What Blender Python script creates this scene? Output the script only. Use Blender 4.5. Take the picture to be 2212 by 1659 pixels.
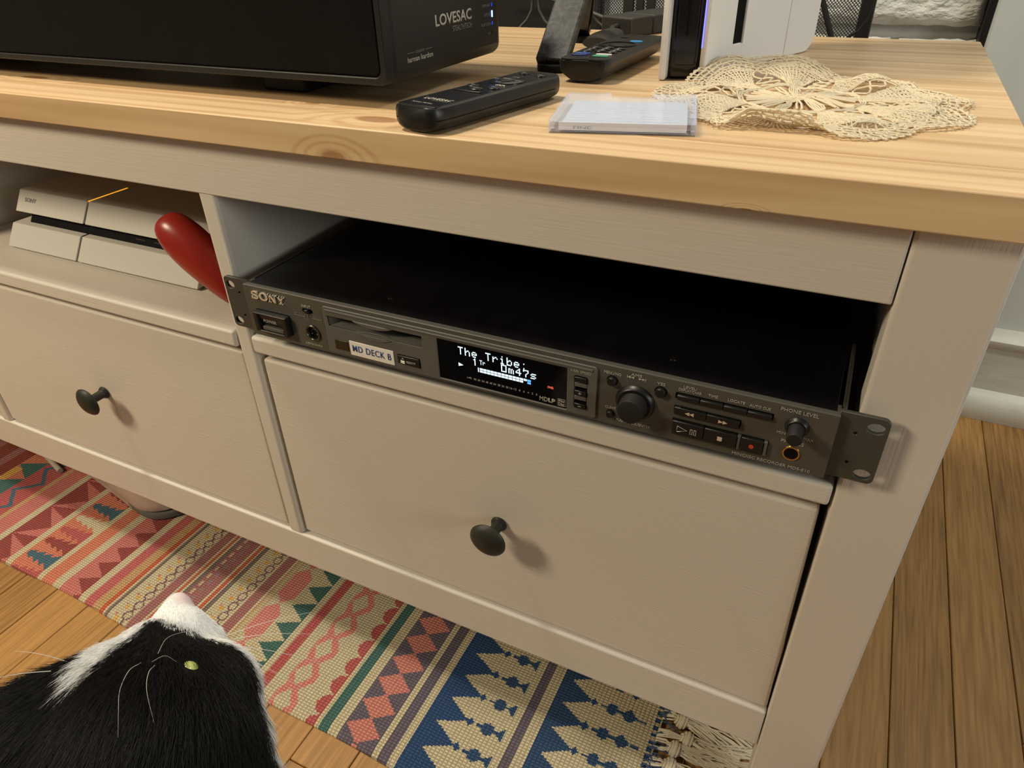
import bpy, bmesh, math, random
import numpy as np
from mathutils import Vector, Matrix, Euler

S = bpy.context.scene
for o in list(bpy.data.objects):
    bpy.data.objects.remove(o)
COL = S.collection
rnd = random.Random(7)

# ------------------------------------------------------------------ camera, world, lights, exposure
cd = bpy.data.cameras.new('camera')
cam = bpy.data.objects.new('camera', cd)
COL.objects.link(cam)
cd.sensor_width = 36.0
cd.lens = 24.4528
cd.clip_start = 0.02
cam.matrix_world = Matrix((( 0.8994261, -0.22160751,  0.37672642, -0.03131),
                           ( 0.43643301, 0.50198723, -0.7466827, -0.36072),
                           (-0.02364136, 0.83600176,  0.54821725, 0.66874),
                           (0, 0, 0, 1)))
S.camera = cam

W = bpy.data.worlds.new('world')
S.world = W
W.use_nodes = True
W.node_tree.nodes['Background'].inputs[0].default_value = (0.80, 0.74, 0.66, 1)
W.node_tree.nodes['Background'].inputs[1].default_value = 0.12


def area(name, loc, target, size, power, color, shape='DISK'):
    l = bpy.data.lights.new(name, 'AREA')
    l.shape = shape
    l.size = size
    l.energy = power
    l.color = color
    o = bpy.data.objects.new(name, l)
    COL.objects.link(o)
    o.location = loc
    d = Vector(target) - Vector(loc)
    o.rotation_euler = d.to_track_quat('-Z', 'Y').to_euler()
    return o


area('ceiling_light', (-1.05, -0.12, 2.35), (-0.3, 0.1, 0.5), 0.32, 37, (1.0, 0.90, 0.72))
area('floor_lamp_light', (-1.38, -0.92, 1.35), (-0.6, 0.0, 0.35), 0.36, 18.5, (1.0, 0.83, 0.56))
area('room_light', (1.62, -0.50, 0.95), (-0.1, 0.1, 0.45), 0.60, 9.5, (1.0, 1.0, 0.90))
area('hearth_light', (0.55, 0.42, 1.9), (0.0, 0.85, 0.5), 0.30, 7.0, (1.0, 1.0, 0.95))

vs = S.view_settings
vs.view_transform = 'Standard'
vs.look = 'None'
vs.gamma = 1.0
vs.use_curve_mapping = False
vs.exposure = -0.04
S.cycles.max_bounces = 8
S.cycles.transparent_max_bounces = 16
S.cycles.caustics_refractive = True

# ------------------------------------------------------------------ helpers


def srgb(r, g, b):
    f = lambda c: ((c / 255 + 0.055) / 1.055) ** 2.4 if c / 255 > 0.04045 else c / 255 / 12.92
    return (f(r), f(g), f(b), 1)


def mat(name, color, rough=0.5, metal=0.0, spec=0.5, emit=None, estr=1.0, coat=0.0, bump=None, vary=None, trans=0.0, ior=1.45, alpha=1.0):
    """bump = (scale xyz, strength, distance); vary = (scale xyz, amount) noise on the colour"""
    m = bpy.data.materials.new(name)
    m.use_nodes = True
    nt = m.node_tree
    b = nt.nodes['Principled BSDF']
    b.inputs['Base Color'].default_value = color
    b.inputs['Roughness'].default_value = rough
    b.inputs['Metallic'].default_value = metal
    b.inputs['Specular IOR Level'].default_value = spec
    b.inputs['Coat Weight'].default_value = coat
    b.inputs['Transmission Weight'].default_value = trans
    b.inputs['IOR'].default_value = ior
    if emit:
        b.inputs['Emission Color'].default_value = emit
        b.inputs['Emission Strength'].default_value = estr
    geo = nt.nodes.new('ShaderNodeNewGeometry')
    if bump:
        mp = nt.nodes.new('ShaderNodeMapping')
        mp.inputs['Scale'].default_value = bump[0]
        n = nt.nodes.new('ShaderNodeTexNoise')
        n.inputs['Scale'].default_value = 1.0
        n.inputs['Detail'].default_value = 4
        bp = nt.nodes.new('ShaderNodeBump')
        bp.inputs['Strength'].default_value = bump[1]
        bp.inputs['Distance'].default_value = bump[2]
        nt.links.new(geo.outputs['Position'], mp.inputs[0])
        nt.links.new(mp.outputs[0], n.inputs['Vector'])
        nt.links.new(n.outputs[0], bp.inputs['Height'])
        nt.links.new(bp.outputs[0], b.inputs['Normal'])
    if vary:
        mp = nt.nodes.new('ShaderNodeMapping')
        mp.inputs['Scale'].default_value = vary[0]
        n = nt.nodes.new('ShaderNodeTexNoise')
        n.inputs['Scale'].default_value = 1.0
        n.inputs['Detail'].default_value = 5
        mx = nt.nodes.new('ShaderNodeMix')
        mx.data_type = 'RGBA'
        mx.inputs[6].default_value = tuple(c * (1 - vary[1]) for c in color[:3]) + (1,)
        mx.inputs[7].default_value = tuple(min(1, c * (1 + vary[1])) for c in color[:3]) + (1,)
        nt.links.new(geo.outputs['Position'], mp.inputs[0])
        nt.links.new(mp.outputs[0], n.inputs['Vector'])
        nt.links.new(n.outputs[0], mx.inputs[0])
        nt.links.new(mx.outputs[2], b.inputs['Base Color'])
    return m


def thing(name, label, cat, loc=(0, 0, 0), rotz=0.0, group=None):
    o = bpy.data.objects.new(name, None)
    COL.objects.link(o)
    o.empty_display_size = 0.05
    o.location = loc
    o.rotation_euler = (0, 0, rotz)
    o['label'] = label
    o['category'] = cat
    if group:
        o['group'] = group
    return o


def tag(o, label, cat, group=None, kind=None):
    o['label'] = label
    o['category'] = cat
    if group:
        o['group'] = group
    if kind:
        o['kind'] = kind
    return o


def base(o):
    """world origin of the top-level ancestor, when meshes are written in world coordinates"""
    r = o
    while r.parent:
        r = r.parent
    return Vector(r.location)


def link(name, data, parent=None, label=None, kind=None):
    o = bpy.data.objects.new(name, data)
    COL.objects.link(o)
    if parent is not None:
        o.parent = parent
    if label:
        o['label'] = label
    if kind:
        o['kind'] = kind
    return o


class MB:
    def __init__(s):
        s.v, s.f = [], []

    def add(s, v, f):
        n = len(s.v)
        s.v += [tuple(p) for p in v]
        s.f += [tuple(i + n for i in q) for q in f]
        return s

    def box(s, x0, x1, y0, y1, z0, z1):
        v = [(x, y, z) for z in (z0, z1) for y in (y0, y1) for x in (x0, x1)]
        return s.add(v, [(0, 2, 3, 1), (4, 5, 7, 6), (0, 1, 5, 4), (2, 6, 7, 3), (0, 4, 6, 2), (1, 3, 7, 5)])

    def hexa(s, bottom, top):
        return s.add(list(bottom) + list(top), [(3, 2, 1, 0), (4, 5, 6, 7), (0, 1, 5, 4), (1, 2, 6, 5), (2, 3, 7, 6), (3, 0, 4, 7)])

    def loft(s, rings, cap=True, closed=True):
        n = len(rings[0])
        v = [p for r in rings for p in r]
        f = []
        for i in range(len(rings) - 1):
            for j in range(n if closed else n - 1):
                k = (j + 1) % n
                f.append((i * n + j, i * n + k, (i + 1) * n + k, (i + 1) * n + j))
        if cap:
            f.append(tuple(reversed(range(n))))
            f.append(tuple((len(rings) - 1) * n + j for j in range(n)))
        return s.add(v, f)

    def lathe(s, prof, o=(0, 0, 0), axis='-Y', n=32, cap=True):
        """prof = [(radius, height)], height along the axis"""
        rings = []
        for r, h in prof:
            ring = []
            for k in range(n):
                a = 2 * math.pi * k / n
                c, d = r * math.cos(a), r * math.sin(a)
                if axis == '-Y':
                    p = (c, -h, d)
                elif axis == 'Z':
                    p = (c, d, h)
                elif axis == 'X':
                    p = (h, c, d)
                ring.append((p[0] + o[0], p[1] + o[1], p[2] + o[2]))
            rings.append(ring)
        return s.loft(rings, cap)

    def tube(s, pts, r, n=6, cap=True):
        pts = [Vector(p) for p in pts]
        rings = []
        up = None
        for i, p in enumerate(pts):
            a = pts[max(0, i - 1)]
            b = pts[min(len(pts) - 1, i + 1)]
            t = (b - a)
            if t.length < 1e-9:
                t = Vector((0, 0, 1))
            t.normalize()
            if up is None:
                up = Vector((0, 0, 1)) if abs(t.z) < 0.9 else Vector((1, 0, 0))
            x = up - t * up.dot(t)
            if x.length < 1e-6:
                x = t.orthogonal()
            x.normalize()
            up = x
            y = t.cross(x)
            rr = r[i] if isinstance(r, (list, tuple)) else r
            rings.append([tuple(p + x * rr * math.cos(2 * math.pi * k / n) + y * rr * math.sin(2 * math.pi * k / n)) for k in range(n)])
        return s.loft(rings, cap)

    def build(s, name, m, parent=None, smooth=False, bevel=0, seg=2, label=None, kind=None, world=True, angle=35, local_origin=None):
        me = bpy.data.meshes.new(name)
        v = s.v
        off = Vector((0, 0, 0))
        if parent is not None and world:
            off = base(parent)
        if parent is None and local_origin is not None:
            off = Vector(local_origin)
        if off.length > 0:
            v = [(p[0] - off.x, p[1] - off.y, p[2] - off.z) for p in v]
        me.from_pydata(v, [], s.f)
        bm = bmesh.new()
        bm.from_mesh(me)
        bmesh.ops.recalc_face_normals(bm, faces=bm.faces)
        bm.to_mesh(me)
        bm.free()
        me.materials.append(m)
        if smooth:
            for p in me.polygons:
                p.use_smooth = True
            try:
                me.set_sharp_from_angle(angle=math.radians(40))
            except Exception:
                pass
        o = link(name, me, parent, label, kind)
        if parent is None and local_origin is not None:
            o.location = off
        if bevel:
            b = o.modifiers.new('bevel', 'BEVEL')
            b.width = bevel
            b.segments = seg
            b.limit_method = 'ANGLE'
            b.angle_limit = math.radians(angle)
            b.harden_normals = False
            for p in me.polygons:
                p.use_smooth = True
            try:
                me.set_sharp_from_angle(angle=math.radians(30))
            except Exception:
                pass
        return o


def boxo(name, m, parent, x0, x1, y0, y1, z0, z1, bevel=0.0, **k):
    return MB().box(x0, x1, y0, y1, z0, z1).build(name, m, parent, bevel=bevel, **k)


def rrect(x0, y0, x1, y1, r, n=6):
    pts = []
    for cx, cy, a0 in ((x1 - r, y1 - r, 0), (x0 + r, y1 - r, 90), (x0 + r, y0 + r, 180), (x1 - r, y0 + r, 270)):
        for k in range(n + 1):
            a = math.radians(a0 + 90 * k / n)
            pts.append((cx + r * math.cos(a), cy + r * math.sin(a)))
    return pts


def circ(x, y, r, n=28, ry=None):
    ry = ry or r
    return [(x + r * math.cos(2 * math.pi * k / n), y + ry * math.sin(2 * math.pi * k / n)) for k in range(n)]


def plate(name, m, parent, outer, holes, y0, y1, T=None, bevel=0.0, label=None, world=True):
    """flat plate with holes drawn in (x, z), thickness from y0 (front) to y1; real mesh made from a filled 2D curve"""
    cu = bpy.data.curves.new(name, 'CURVE')
    cu.dimensions = '2D'
    cu.fill_mode = 'BOTH'
    cu.extrude = abs(y1 - y0) / 2 - bevel
    cu.bevel_depth = bevel
    cu.bevel_resolution = 1
    cu.offset = -bevel
    for loop in [outer] + list(holes):
        sp = cu.splines.new('POLY')
        sp.points.add(len(loop) - 1)
        for i, p in enumerate(loop):
            sp.points[i].co = (p[0], p[1], 0, 1)
        sp.use_cyclic_u = True
    tmp = bpy.data.objects.new('tmp', cu)
    COL.objects.link(tmp)
    bpy.context.view_layer.update()
    dg = bpy.context.evaluated_depsgraph_get()
    me = bpy.data.meshes.new_from_object(tmp.evaluated_get(dg))
    bpy.data.objects.remove(tmp)
    me.name = name
    off = base(parent) if (parent is not None and world) else Vector((0, 0, 0))
    M = Matrix(((1, 0, 0, -off.x), (0, 0, -1, (y0 + y1) / 2 - off.y), (0, 1, 0, -off.z), (0, 0, 0, 1)))
    if T is not None:
        M = T
    me.transform(M)
    me.materials.clear()
    me.materials.append(m)
    return link(name, me, parent, label)


def text(name, body, m, parent, x, y, z, w, h, rot=None, align='CENTER', label=None, extrude=0.00015, world=True, spacing=1.0, bold=0.0, shear=0.0):
    """lettering centred at (x, y, z), fitted to width w and height h (metres)"""
    cu = bpy.data.curves.new(name, 'FONT')
    cu.body = body
    cu.size = 1.0
    cu.align_x = 'CENTER'
    cu.align_y = 'CENTER'
    cu.space_character = spacing
    cu.shear = shear
    cu.resolution_u = 3
    if bold:
        cu.offset = bold
    tmp = bpy.data.objects.new('tmp', cu)
    COL.objects.link(tmp)
    bpy.context.view_layer.update()
    dg = bpy.context.evaluated_depsgraph_get()
    me = bpy.data.meshes.new_from_object(tmp.evaluated_get(dg))
    bpy.data.objects.remove(tmp)
    co = np.array([v.co[:] for v in me.vertices])
    lo, hi = co.min(0), co.max(0)
    c = (lo + hi) / 2
    sx = w / (hi[0] - lo[0])
    sy = (h / (hi[1] - lo[1])) if h else sx
    co = (co - c) * [sx, sy, 0]
    me.vertices.foreach_set('co', co.astype(np.float32).ravel())
    R = (rot if rot is not None else Euler((math.pi / 2, 0, 0)).to_matrix()).to_4x4()
    off = base(parent) if world else Vector((0, 0, 0))
    me.transform(Matrix.Translation(Vector((x, y, z)) - off) @ R)
    # a little thickness
    bm = bmesh.new()
    bm.from_mesh(me)
    nrm = R.to_3x3() @ Vector((0, 0, 1))
    r = bmesh.ops.extrude_face_region(bm, geom=bm.faces[:])
    vs_ = [g for g in r['geom'] if isinstance(g, bmesh.types.BMVert)]
    bmesh.ops.translate(bm, verts=vs_, vec=nrm * extrude)
    bmesh.ops.recalc_face_normals(bm, faces=bm.faces)
    bm.to_mesh(me)
    bm.free()
    me.name = name
    me.materials.clear()
    me.materials.append(m)
    return link(name, me, parent, label)


def smooth_mesh(o, ang=40):
    for p in o.data.polygons:
        p.use_smooth = True
    try:
        o.data.set_sharp_from_angle(angle=math.radians(ang))
    except Exception:
        pass
    return o


# ------------------------------------------------------------------ materials
def wood_mat(name, c_lo, c_hi, stretch, dens, rough=0.45, knots=(), vary_obj=0.10, bump=0.15, spec=0.4, ring=0.35, dark=(0.28, 0.12, 0.045)):
    """long-grain wood; stretch = mapping scale with a small number along the grain"""
    m = bpy.data.materials.new(name)
    m.use_nodes = True
    nt = m.node_tree
    N = nt.nodes.new
    L = nt.links.new
    b = nt.nodes['Principled BSDF']
    b.inputs['Roughness'].default_value = rough
    b.inputs['Specular IOR Level'].default_value = spec
    geo = N('ShaderNodeNewGeometry')
    oi = N('ShaderNodeObjectInfo')
    sh = N('ShaderNodeVectorMath'); sh.operation = 'SCALE'
    comb = N('ShaderNodeCombineXYZ')
    L(oi.outputs['Random'], comb.inputs[0]); L(oi.outputs['Random'], comb.inputs[1]); L(oi.outputs['Random'], comb.inputs[2])
    L(comb.outputs[0], sh.inputs[0]); sh.inputs['Scale'].default_value = 37.0
    # knots bend the grain and darken it
    pos = geo.outputs['Position']
    kn_total = None
    warp = None
    for (kx, ky, kz, rx, ry) in knots:
        sub = N('ShaderNodeVectorMath'); sub.operation = 'SUBTRACT'
        L(pos, sub.inputs[0]); sub.inputs[1].default_value = (kx, ky, kz)
        ml = N('ShaderNodeVectorMath'); ml.operation = 'MULTIPLY'
        L(sub.outputs[0], ml.inputs[0]); ml.inputs[1].default_value = (1 / rx, 1 / ry, 1 / ry)
        ln = N('ShaderNodeVectorMath'); ln.operation = 'LENGTH'
        L(ml.outputs[0], ln.inputs[0])
        mr = N('ShaderNodeMapRange'); mr.interpolation_type = 'SMOOTHSTEP'
        L(ln.outputs['Value'], mr.inputs[0])
        mr.inputs[1].default_value = 0.75; mr.inputs[2].default_value = 1.15; mr.inputs[3].default_value = 1; mr.inputs[4].default_value = 0
        wr = N('ShaderNodeMapRange'); wr.interpolation_type = 'SMOOTHSTEP'
        L(ln.outputs['Value'], wr.inputs[0])
        wr.inputs[1].default_value = 0.6; wr.inputs[2].default_value = 4.0; wr.inputs[3].default_value = 1; wr.inputs[4].default_value = 0
        for i, (cur, nd) in enumerate(((kn_total, mr), (warp, wr))):
            if cur is None:
                r = nd.outputs[0]
            else:
                a = N('ShaderNodeMath'); a.operation = 'MAXIMUM'
                L(cur, a.inputs[0]); L(nd.outputs[0], a.inputs[1]); r = a.outputs[0]
            if i == 0:
                kn_total = r
            else:
                warp = r
    add = N('ShaderNodeVectorMath'); add.operation = 'ADD'
    L(pos, add.inputs[0]); L(sh.outputs[0], add.inputs[1])
    mp = N('ShaderNodeMapping'); mp.inputs['Scale'].default_value = stretch
    L(add.outputs[0], mp.inputs[0])
    n1 = N('ShaderNodeTexNoise'); n1.inputs['Scale'].default_value = dens; n1.inputs['Detail'].default_value = 3; n1.inputs['Roughness'].default_value = 0.55
    L(mp.outputs[0], n1.inputs['Vector'])
    # growth-ring lines: sine of a warped low-frequency noise
    n2 = N('ShaderNodeTexNoise'); n2.inputs['Scale'].default_value = dens * 0.16; n2.inputs['Detail'].default_value = 1.5
    L(mp.outputs[0], n2.inputs['Vector'])
    mu = N('ShaderNodeMath'); mu.operation = 'MULTIPLY'; L(n2.outputs[0], mu.inputs[0]); mu.inputs[1].default_value = 75
    if warp is not None:
        wm = N('ShaderNodeMath'); wm.operation = 'MULTIPLY_ADD'; L(warp, wm.inputs[0]); wm.inputs[1].default_value = 16; L(mu.outputs[0], wm.inputs[2])
        mu = wm
    sn = N('ShaderNodeMath'); sn.operation = 'SINE'; L(mu.outputs[0], sn.inputs[0])
    rg = N('ShaderNodeMapRange'); L(sn.outputs[0], rg.inputs[0])
    rg.inputs[1].default_value = -0.2; rg.inputs[2].default_value = 1.0; rg.inputs[3].default_value = 0; rg.inputs[4].default_value = ring
    mixf = N('ShaderNodeMath'); mixf.operation = 'SUBTRACT'; L(n1.outputs[0], mixf.inputs[0]); L(rg.outputs[0], mixf.inputs[1])
    ra = N('ShaderNodeMath'); ra.operation = 'MULTIPLY_ADD'; L(oi.outputs['Random'], ra.inputs[0]); ra.inputs[1].default_value = vary_obj * 2; ra.inputs[2].default_value = -vary_obj
    ad = N('ShaderNodeMath'); ad.operation = 'ADD'; L(mixf.outputs[0], ad.inputs[0]); L(ra.outputs[0], ad.inputs[1])
    mr2 = N('ShaderNodeMapRange'); L(ad.outputs[0], mr2.inputs[0]); mr2.inputs[1].default_value = -0.05; mr2.inputs[2].default_value = 0.72
    mx = N('ShaderNodeMix'); mx.data_type = 'RGBA'
    mx.inputs[6].default_value = c_lo; mx.inputs[7].default_value = c_hi
    L(mr2.outputs[0], mx.inputs[0])
    col = mx.outputs[2]
    if kn_total is not None:
        mk = N('ShaderNodeMix'); mk.data_type = 'RGBA'
        km = N('ShaderNodeMath'); km.operation = 'MULTIPLY'; L(kn_total, km.inputs[0]); km.inputs[1].default_value = 0.72
        L(km.outputs[0], mk.inputs[0]); L(col, mk.inputs[6]); mk.inputs[7].default_value = tuple(dark) + (1,)
        col = mk.outputs[2]
    L(col, b.inputs['Base Color'])
    bp = N('ShaderNodeBump'); bp.inputs['Strength'].default_value = bump; bp.inputs['Distance'].default_value = 0.0006
    L(ad.outputs[0], bp.inputs['Height']); L(bp.outputs[0], b.inputs['Normal'])
    return m


M = {}
M['pine'] = wood_mat('pine_top', srgb(180, 143, 99), srgb(226, 198, 158), (0.9, 34, 34), 2.4, rough=0.42, vary_obj=0.13, ring=0.24,
                     knots=[(-.3093, .0126, .57, .017, .0075), (-.3284, -.012, .5505, .010, .0045), (-.6911, .0433, .57, .018, .005), (-.3819, .0382, .57, .007, .003), (-.0759, -.012, .5496, .004, .0012)])
M['oak'] = wood_mat('oak_strip', srgb(100, 70, 36), srgb(172, 130, 76), (52, 2.4, 52), 5.0, rough=0.38, vary_obj=0.14, ring=0.12, bump=0.3)
M['paint'] = mat('white_paint', (0.66, 0.62, 0.565, 1), rough=0.42, spec=0.4, bump=((22, 700, 700), 0.55, 0.0005))
M['paint_v'] = mat('white_paint_vertical', (0.66, 0.62, 0.565, 1), rough=0.42, spec=0.4, bump=((700, 700, 22), 0.55, 0.0005))
M['panel'] = mat('deck_grey_metal', (0.098, 0.095, 0.083, 1), rough=0.42, metal=0.25, spec=0.4, bump=((2500, 2500, 2500), 0.08, 0.0002))
M['bezel'] = mat('deck_grey_plastic', (0.105, 0.103, 0.093, 1), rough=0.5, spec=0.4)
M['eargrey'] = mat('rack_ear_grey', (0.070, 0.071, 0.063, 1), rough=0.45, metal=0.3, bump=((3000, 3000, 3000), 0.1, 0.0002))
M['lid'] = mat('deck_black_lid', (0.0045, 0.0045, 0.006, 1), rough=0.38, spec=0.35, bump=((1500, 1500, 1500), 0.1, 0.0003), vary=((40, 12, 12), 0.5))
M['blackp'] = mat('black_plastic', (0.009, 0.009, 0.010, 1), rough=0.38, spec=0.45)
M['blackm'] = mat('black_matt', (0.014, 0.014, 0.014, 1), rough=0.6, spec=0.3)
M['hole'] = mat('dark_recess', (0.004, 0.004, 0.005, 1), rough=0.7, spec=0.1)
M['gloss'] = mat('gloss_black', (0.004, 0.004, 0.005, 1), rough=0.08, spec=0.5)
M['ink'] = mat('pale_grey_ink', (0.42, 0.40, 0.34, 1), rough=0.6)
M['inkdim'] = mat('dim_grey_ink', (0.17, 0.165, 0.14, 1), rough=0.6)
M['silver'] = mat('silver_letters', (0.78, 0.76, 0.68, 1), rough=0.3, metal=0.6)
M['gold'] = mat('brass_ring', (0.75, 0.50, 0.20, 1), rough=0.22, metal=1.0)
M['chrome'] = mat('socket_metal', (0.10, 0.098, 0.09, 1), rough=0.3, metal=0.9)
M['red'] = mat('record_red', (0.48, 0.055, 0.025, 1), rough=0.5)
M['sticker'] = mat('label_white', (0.80, 0.78, 0.72, 1), rough=0.5)
M['blueink'] = mat('label_blue_ink', (0.02, 0.055, 0.22, 1), rough=0.6)
M['vfd'] = mat('display_glow', (0.1, 0.1, 0.1, 1), emit=(0.72, 0.90, 1.0, 1), estr=1.3)
M['vfdb'] = mat('display_glow_blue', (0.1, 0.1, 0.1, 1), emit=(0.10, 0.45, 1.0, 1), estr=1.2)
M['vfdr'] = mat('display_glow_red', (0.1, 0.1, 0.1, 1), emit=(1.0, 0.10, 0.05, 1), estr=1.0)
M['spk'] = mat('speaker_shell', (0.010, 0.010, 0.0105, 1), rough=0.42, spec=0.4)
M['cloth'] = mat('speaker_cloth', (0.0070, 0.0069, 0.0066, 1), rough=0.95, spec=0.1, bump=((2600, 2600, 2600), 0.6, 0.0006), vary=((60, 60, 60), 0.25))
M['blueled'] = mat('blue_led', (0.0, 0.0, 0.1, 1), emit=(0.12, 0.30, 1.0, 1), estr=16)
M['blueled2'] = mat('blue_led_dim', (0.0, 0.0, 0.1, 1), emit=(0.02, 0.07, 0.9, 1), estr=1.0)
M['white_pl'] = mat('white_plastic', (0.74, 0.74, 0.74, 1), rough=0.45, spec=0.4)
M['white_pl2'] = mat('cream_white_plastic', (0.56, 0.55, 0.52, 1), rough=0.5, spec=0.35)
M['amber'] = mat('amber_light', (0.2, 0.1, 0.0, 1), emit=(1.0, 0.42, 0.02, 1), estr=1.1)
M['redgl'] = mat('red_gloss', (0.34, 0.024, 0.016, 1), rough=0.30, spec=0.5)
def clear_mat():
    m = bpy.data.materials.new('clear_plastic')
    m.use_nodes = True
    nt = m.node_tree
    nt.nodes.clear()
    o = nt.nodes.new('ShaderNodeOutputMaterial')
    t = nt.nodes.new('ShaderNodeBsdfTransparent'); t.inputs[0].default_value = (0.96, 0.97, 1.0, 1)
    g = nt.nodes.new('ShaderNodeBsdfPrincipled'); g.inputs['Base Color'].default_value = (0.80, 0.84, 0.95, 1); g.inputs['Roughness'].default_value = 0.10; g.inputs['Specular IOR Level'].default_value = 0.8
    lw = nt.nodes.new('ShaderNodeLayerWeight'); lw.inputs[0].default_value = 0.35
    mr = nt.nodes.new('ShaderNodeMapRange'); nt.links.new(lw.outputs['Fresnel'], mr.inputs[0]); mr.inputs[3].default_value = 0.05; mr.inputs[4].default_value = 0.40
    mx = nt.nodes.new('ShaderNodeMixShader')
    nt.links.new(mr.outputs[0], mx.inputs[0]); nt.links.new(t.outputs[0], mx.inputs[1]); nt.links.new(g.outputs[0], mx.inputs[2])
    nt.links.new(mx.outputs[0], o.inputs[0])
    return m


M['clear'] = clear_mat()
M['card'] = mat('printed_card', (0.50, 0.55, 0.57, 1), rough=0.6, vary=((300, 60, 60), 0.06))
M['cardw'] = mat('white_card', (0.90, 0.92, 0.95, 1), rough=0.6)
M['inkfaint'] = mat('faint_print', (0.36, 0.38, 0.42, 1), rough=0.7)
M['lace'] = mat('ecru_thread', (0.64, 0.565, 0.42, 1), rough=0.85, spec=0.15)
M['iron'] = mat('wrought_iron', (0.012, 0.012, 0.013, 1), rough=0.5, spec=0.4)
M['ironlit'] = mat('lit_iron_rod', (0.10, 0.095, 0.085, 1), rough=0.5, metal=0.3)  # paler copy of the iron, light on the scrolls put into the colour
M['mesh'] = mat('screen_wire', (0.02, 0.02, 0.02, 1), rough=0.5, metal=0.4)
M['brick'] = mat('painted_brick', (0.74, 0.74, 0.70, 1), rough=0.5, spec=0.4, bump=((70, 70, 130), 1.0, 0.004))
M['mortar'] = mat('painted_mortar', (0.62, 0.62, 0.60, 1), rough=0.6, bump=((60, 60, 60), 0.6, 0.004))
M['wall'] = mat('grey_white_wall', (0.60, 0.63, 0.60, 1), rough=0.6, bump=((60, 60, 60), 0.15, 0.001), vary=((6, 6, 6), 0.06))
M['trimw'] = mat('baseboard_paint', (0.56, 0.55, 0.49, 1), rough=0.4, spec=0.5, bump=((30, 90, 90), 0.35, 0.002), vary=((25, 50, 50), 0.10))
M['deep_black'] = mat('firebox_black', (0.010, 0.009, 0.009, 1), rough=0.9)  # plain near-black for the firebox and the screen's back sheet
M['knob'] = mat('pewter_knob', (0.034, 0.034, 0.029, 1), rough=0.48, metal=0.35, spec=0.4)
M['beige'] = mat('taupe_plastic', (0.50, 0.40, 0.34, 1), rough=0.45)
M['beigeg'] = mat('grey_rubber_rim', (0.12, 0.115, 0.10, 1), rough=0.7)
M['yarn'] = mat('cream_yarn', (0.62, 0.56, 0.44, 1), rough=0.9, spec=0.1, bump=((900, 900, 900), 0.5, 0.0008))
M['remote'] = mat('soft_black_plastic', (0.012, 0.012, 0.012, 1), rough=0.36, spec=0.45)
M['remtop'] = mat('remote_top_face', (0.007, 0.008, 0.012, 1), rough=0.26, spec=0.5)

exec_parts = []
# ================================================================== THE SETTING
fl = link('floor', bpy.data.meshes.new('floor'))
mb = MB().box(-2.4, 1.3, -2.4, 1.5, -0.03, -0.012)
mb2 = mb
fl.data.from_pydata(mb.v, [], mb.f)
fl.data.materials.append(M['hole'])
fl['kind'] = 'structure'
P = 0.0577
i0 = -16
cols = range(-20, 24)
for c in cols:
    xa = -0.399 + P * c
    xb = xa + P - 0.0007
    r = random.Random(c * 7 + 3)
    y = -1.3 - r.random() * 0.4
    cuts = []
    while y < 0.9:
        cuts.append(y)
        y += 0.42 + r.random() * 0.6
    cuts.append(0.95)
    if c == 0:
        cuts = [-1.1, -0.6, -0.1335, 0.42, 0.95]
    if c == -6:
        cuts = [-1.2, -0.75, -0.206, 0.38, 0.95]
    for a, b in zip(cuts[:-1], cuts[1:]):
        e = 0.0004
        MB().box(xa, xb, a + e, b - e, -0.012, 0 - r.random() * 0.0004).build('floor_board', M['oak'], fl, bevel=0.0009, seg=1, world=False)

# painted brick fireplace wall
wb = MB().box(-1.6, 0.078, 0.85, 0.95, 0.0, 1.6)
wall = wb.build('wall_back', M['mortar'], None, local_origin=(0, 0.85, 0))
wall['kind'] = 'structure'


def rough_brick(x0, x1, z0, z1, seed, yf=0.82, yb=0.86):
    r = random.Random(seed)
    nx = max(4, int((x1 - x0) / 0.010))
    nz = max(3, int((z1 - z0) / 0.009))
    v, f = [], []
    for j in range(nz + 1):
        for i in range(nx + 1):
            edge = i in (0, nx) or j in (0, nz)
            y = yf + (r.uniform(0.006, 0.009) if edge else r.uniform(-0.0035, 0.0025))
            v.append((x0 + (x1 - x0) * i / nx + (0 if edge else r.uniform(-.002, .002)), y, z0 + (z1 - z0) * j / nz + r.uniform(-.0015, .0015)))
    W_ = nx + 1
    for j in range(nz):
        for i in range(nx):
            f.append((j * W_ + i, j * W_ + i + 1, (j + 1) * W_ + i + 1, (j + 1) * W_ + i))
    n = len(v)
    ring = [i for i in range(W_)] + [j * W_ + nx for j in range(1, nz + 1)] + [nz * W_ + i for i in range(nx - 1, -1, -1)] + [j * W_ for j in range(nz - 1, 0, -1)]
    for k in ring:
        v.append((v[k][0], yb, v[k][2]))
    for k in range(len(ring)):
        k2 = (k + 1) % len(ring)
        f.append((ring[k], ring[k2], n + k2, n + k))
    return v, f


zrow = 0.005
row = 0
seed = 1
while zrow < 1.05:
    h = 0.092
    x = 0.074
    off = 0.105 if row % 2 else 0.0
    first = True
    while x > -1.3:
        L_ = 0.205 if not (first and row % 2 == 0) else 0.092
        first = False
        x0 = x - L_
        if not (x0 < -0.46 and zrow < 0.85):      # the firebox opening
            v, f = rough_brick(x0, x, zrow, zrow + h, seed)
            o = MB().add(v, f).build('brick', M['brick'], wall, smooth=False)
            for p_ in o.data.polygons:
                p_.use_smooth = True
        seed += 1
        x = x0 - 0.011
    zrow += h + 0.016
    row += 1
# firebox interior: flat black sheet in the opening
fb = MB()
fb.box(-1.3, -0.455, 0.835, 0.849, 0.0, 0.86)
fb.build('firebox_lining', M['deep_black'], wall)

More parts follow.
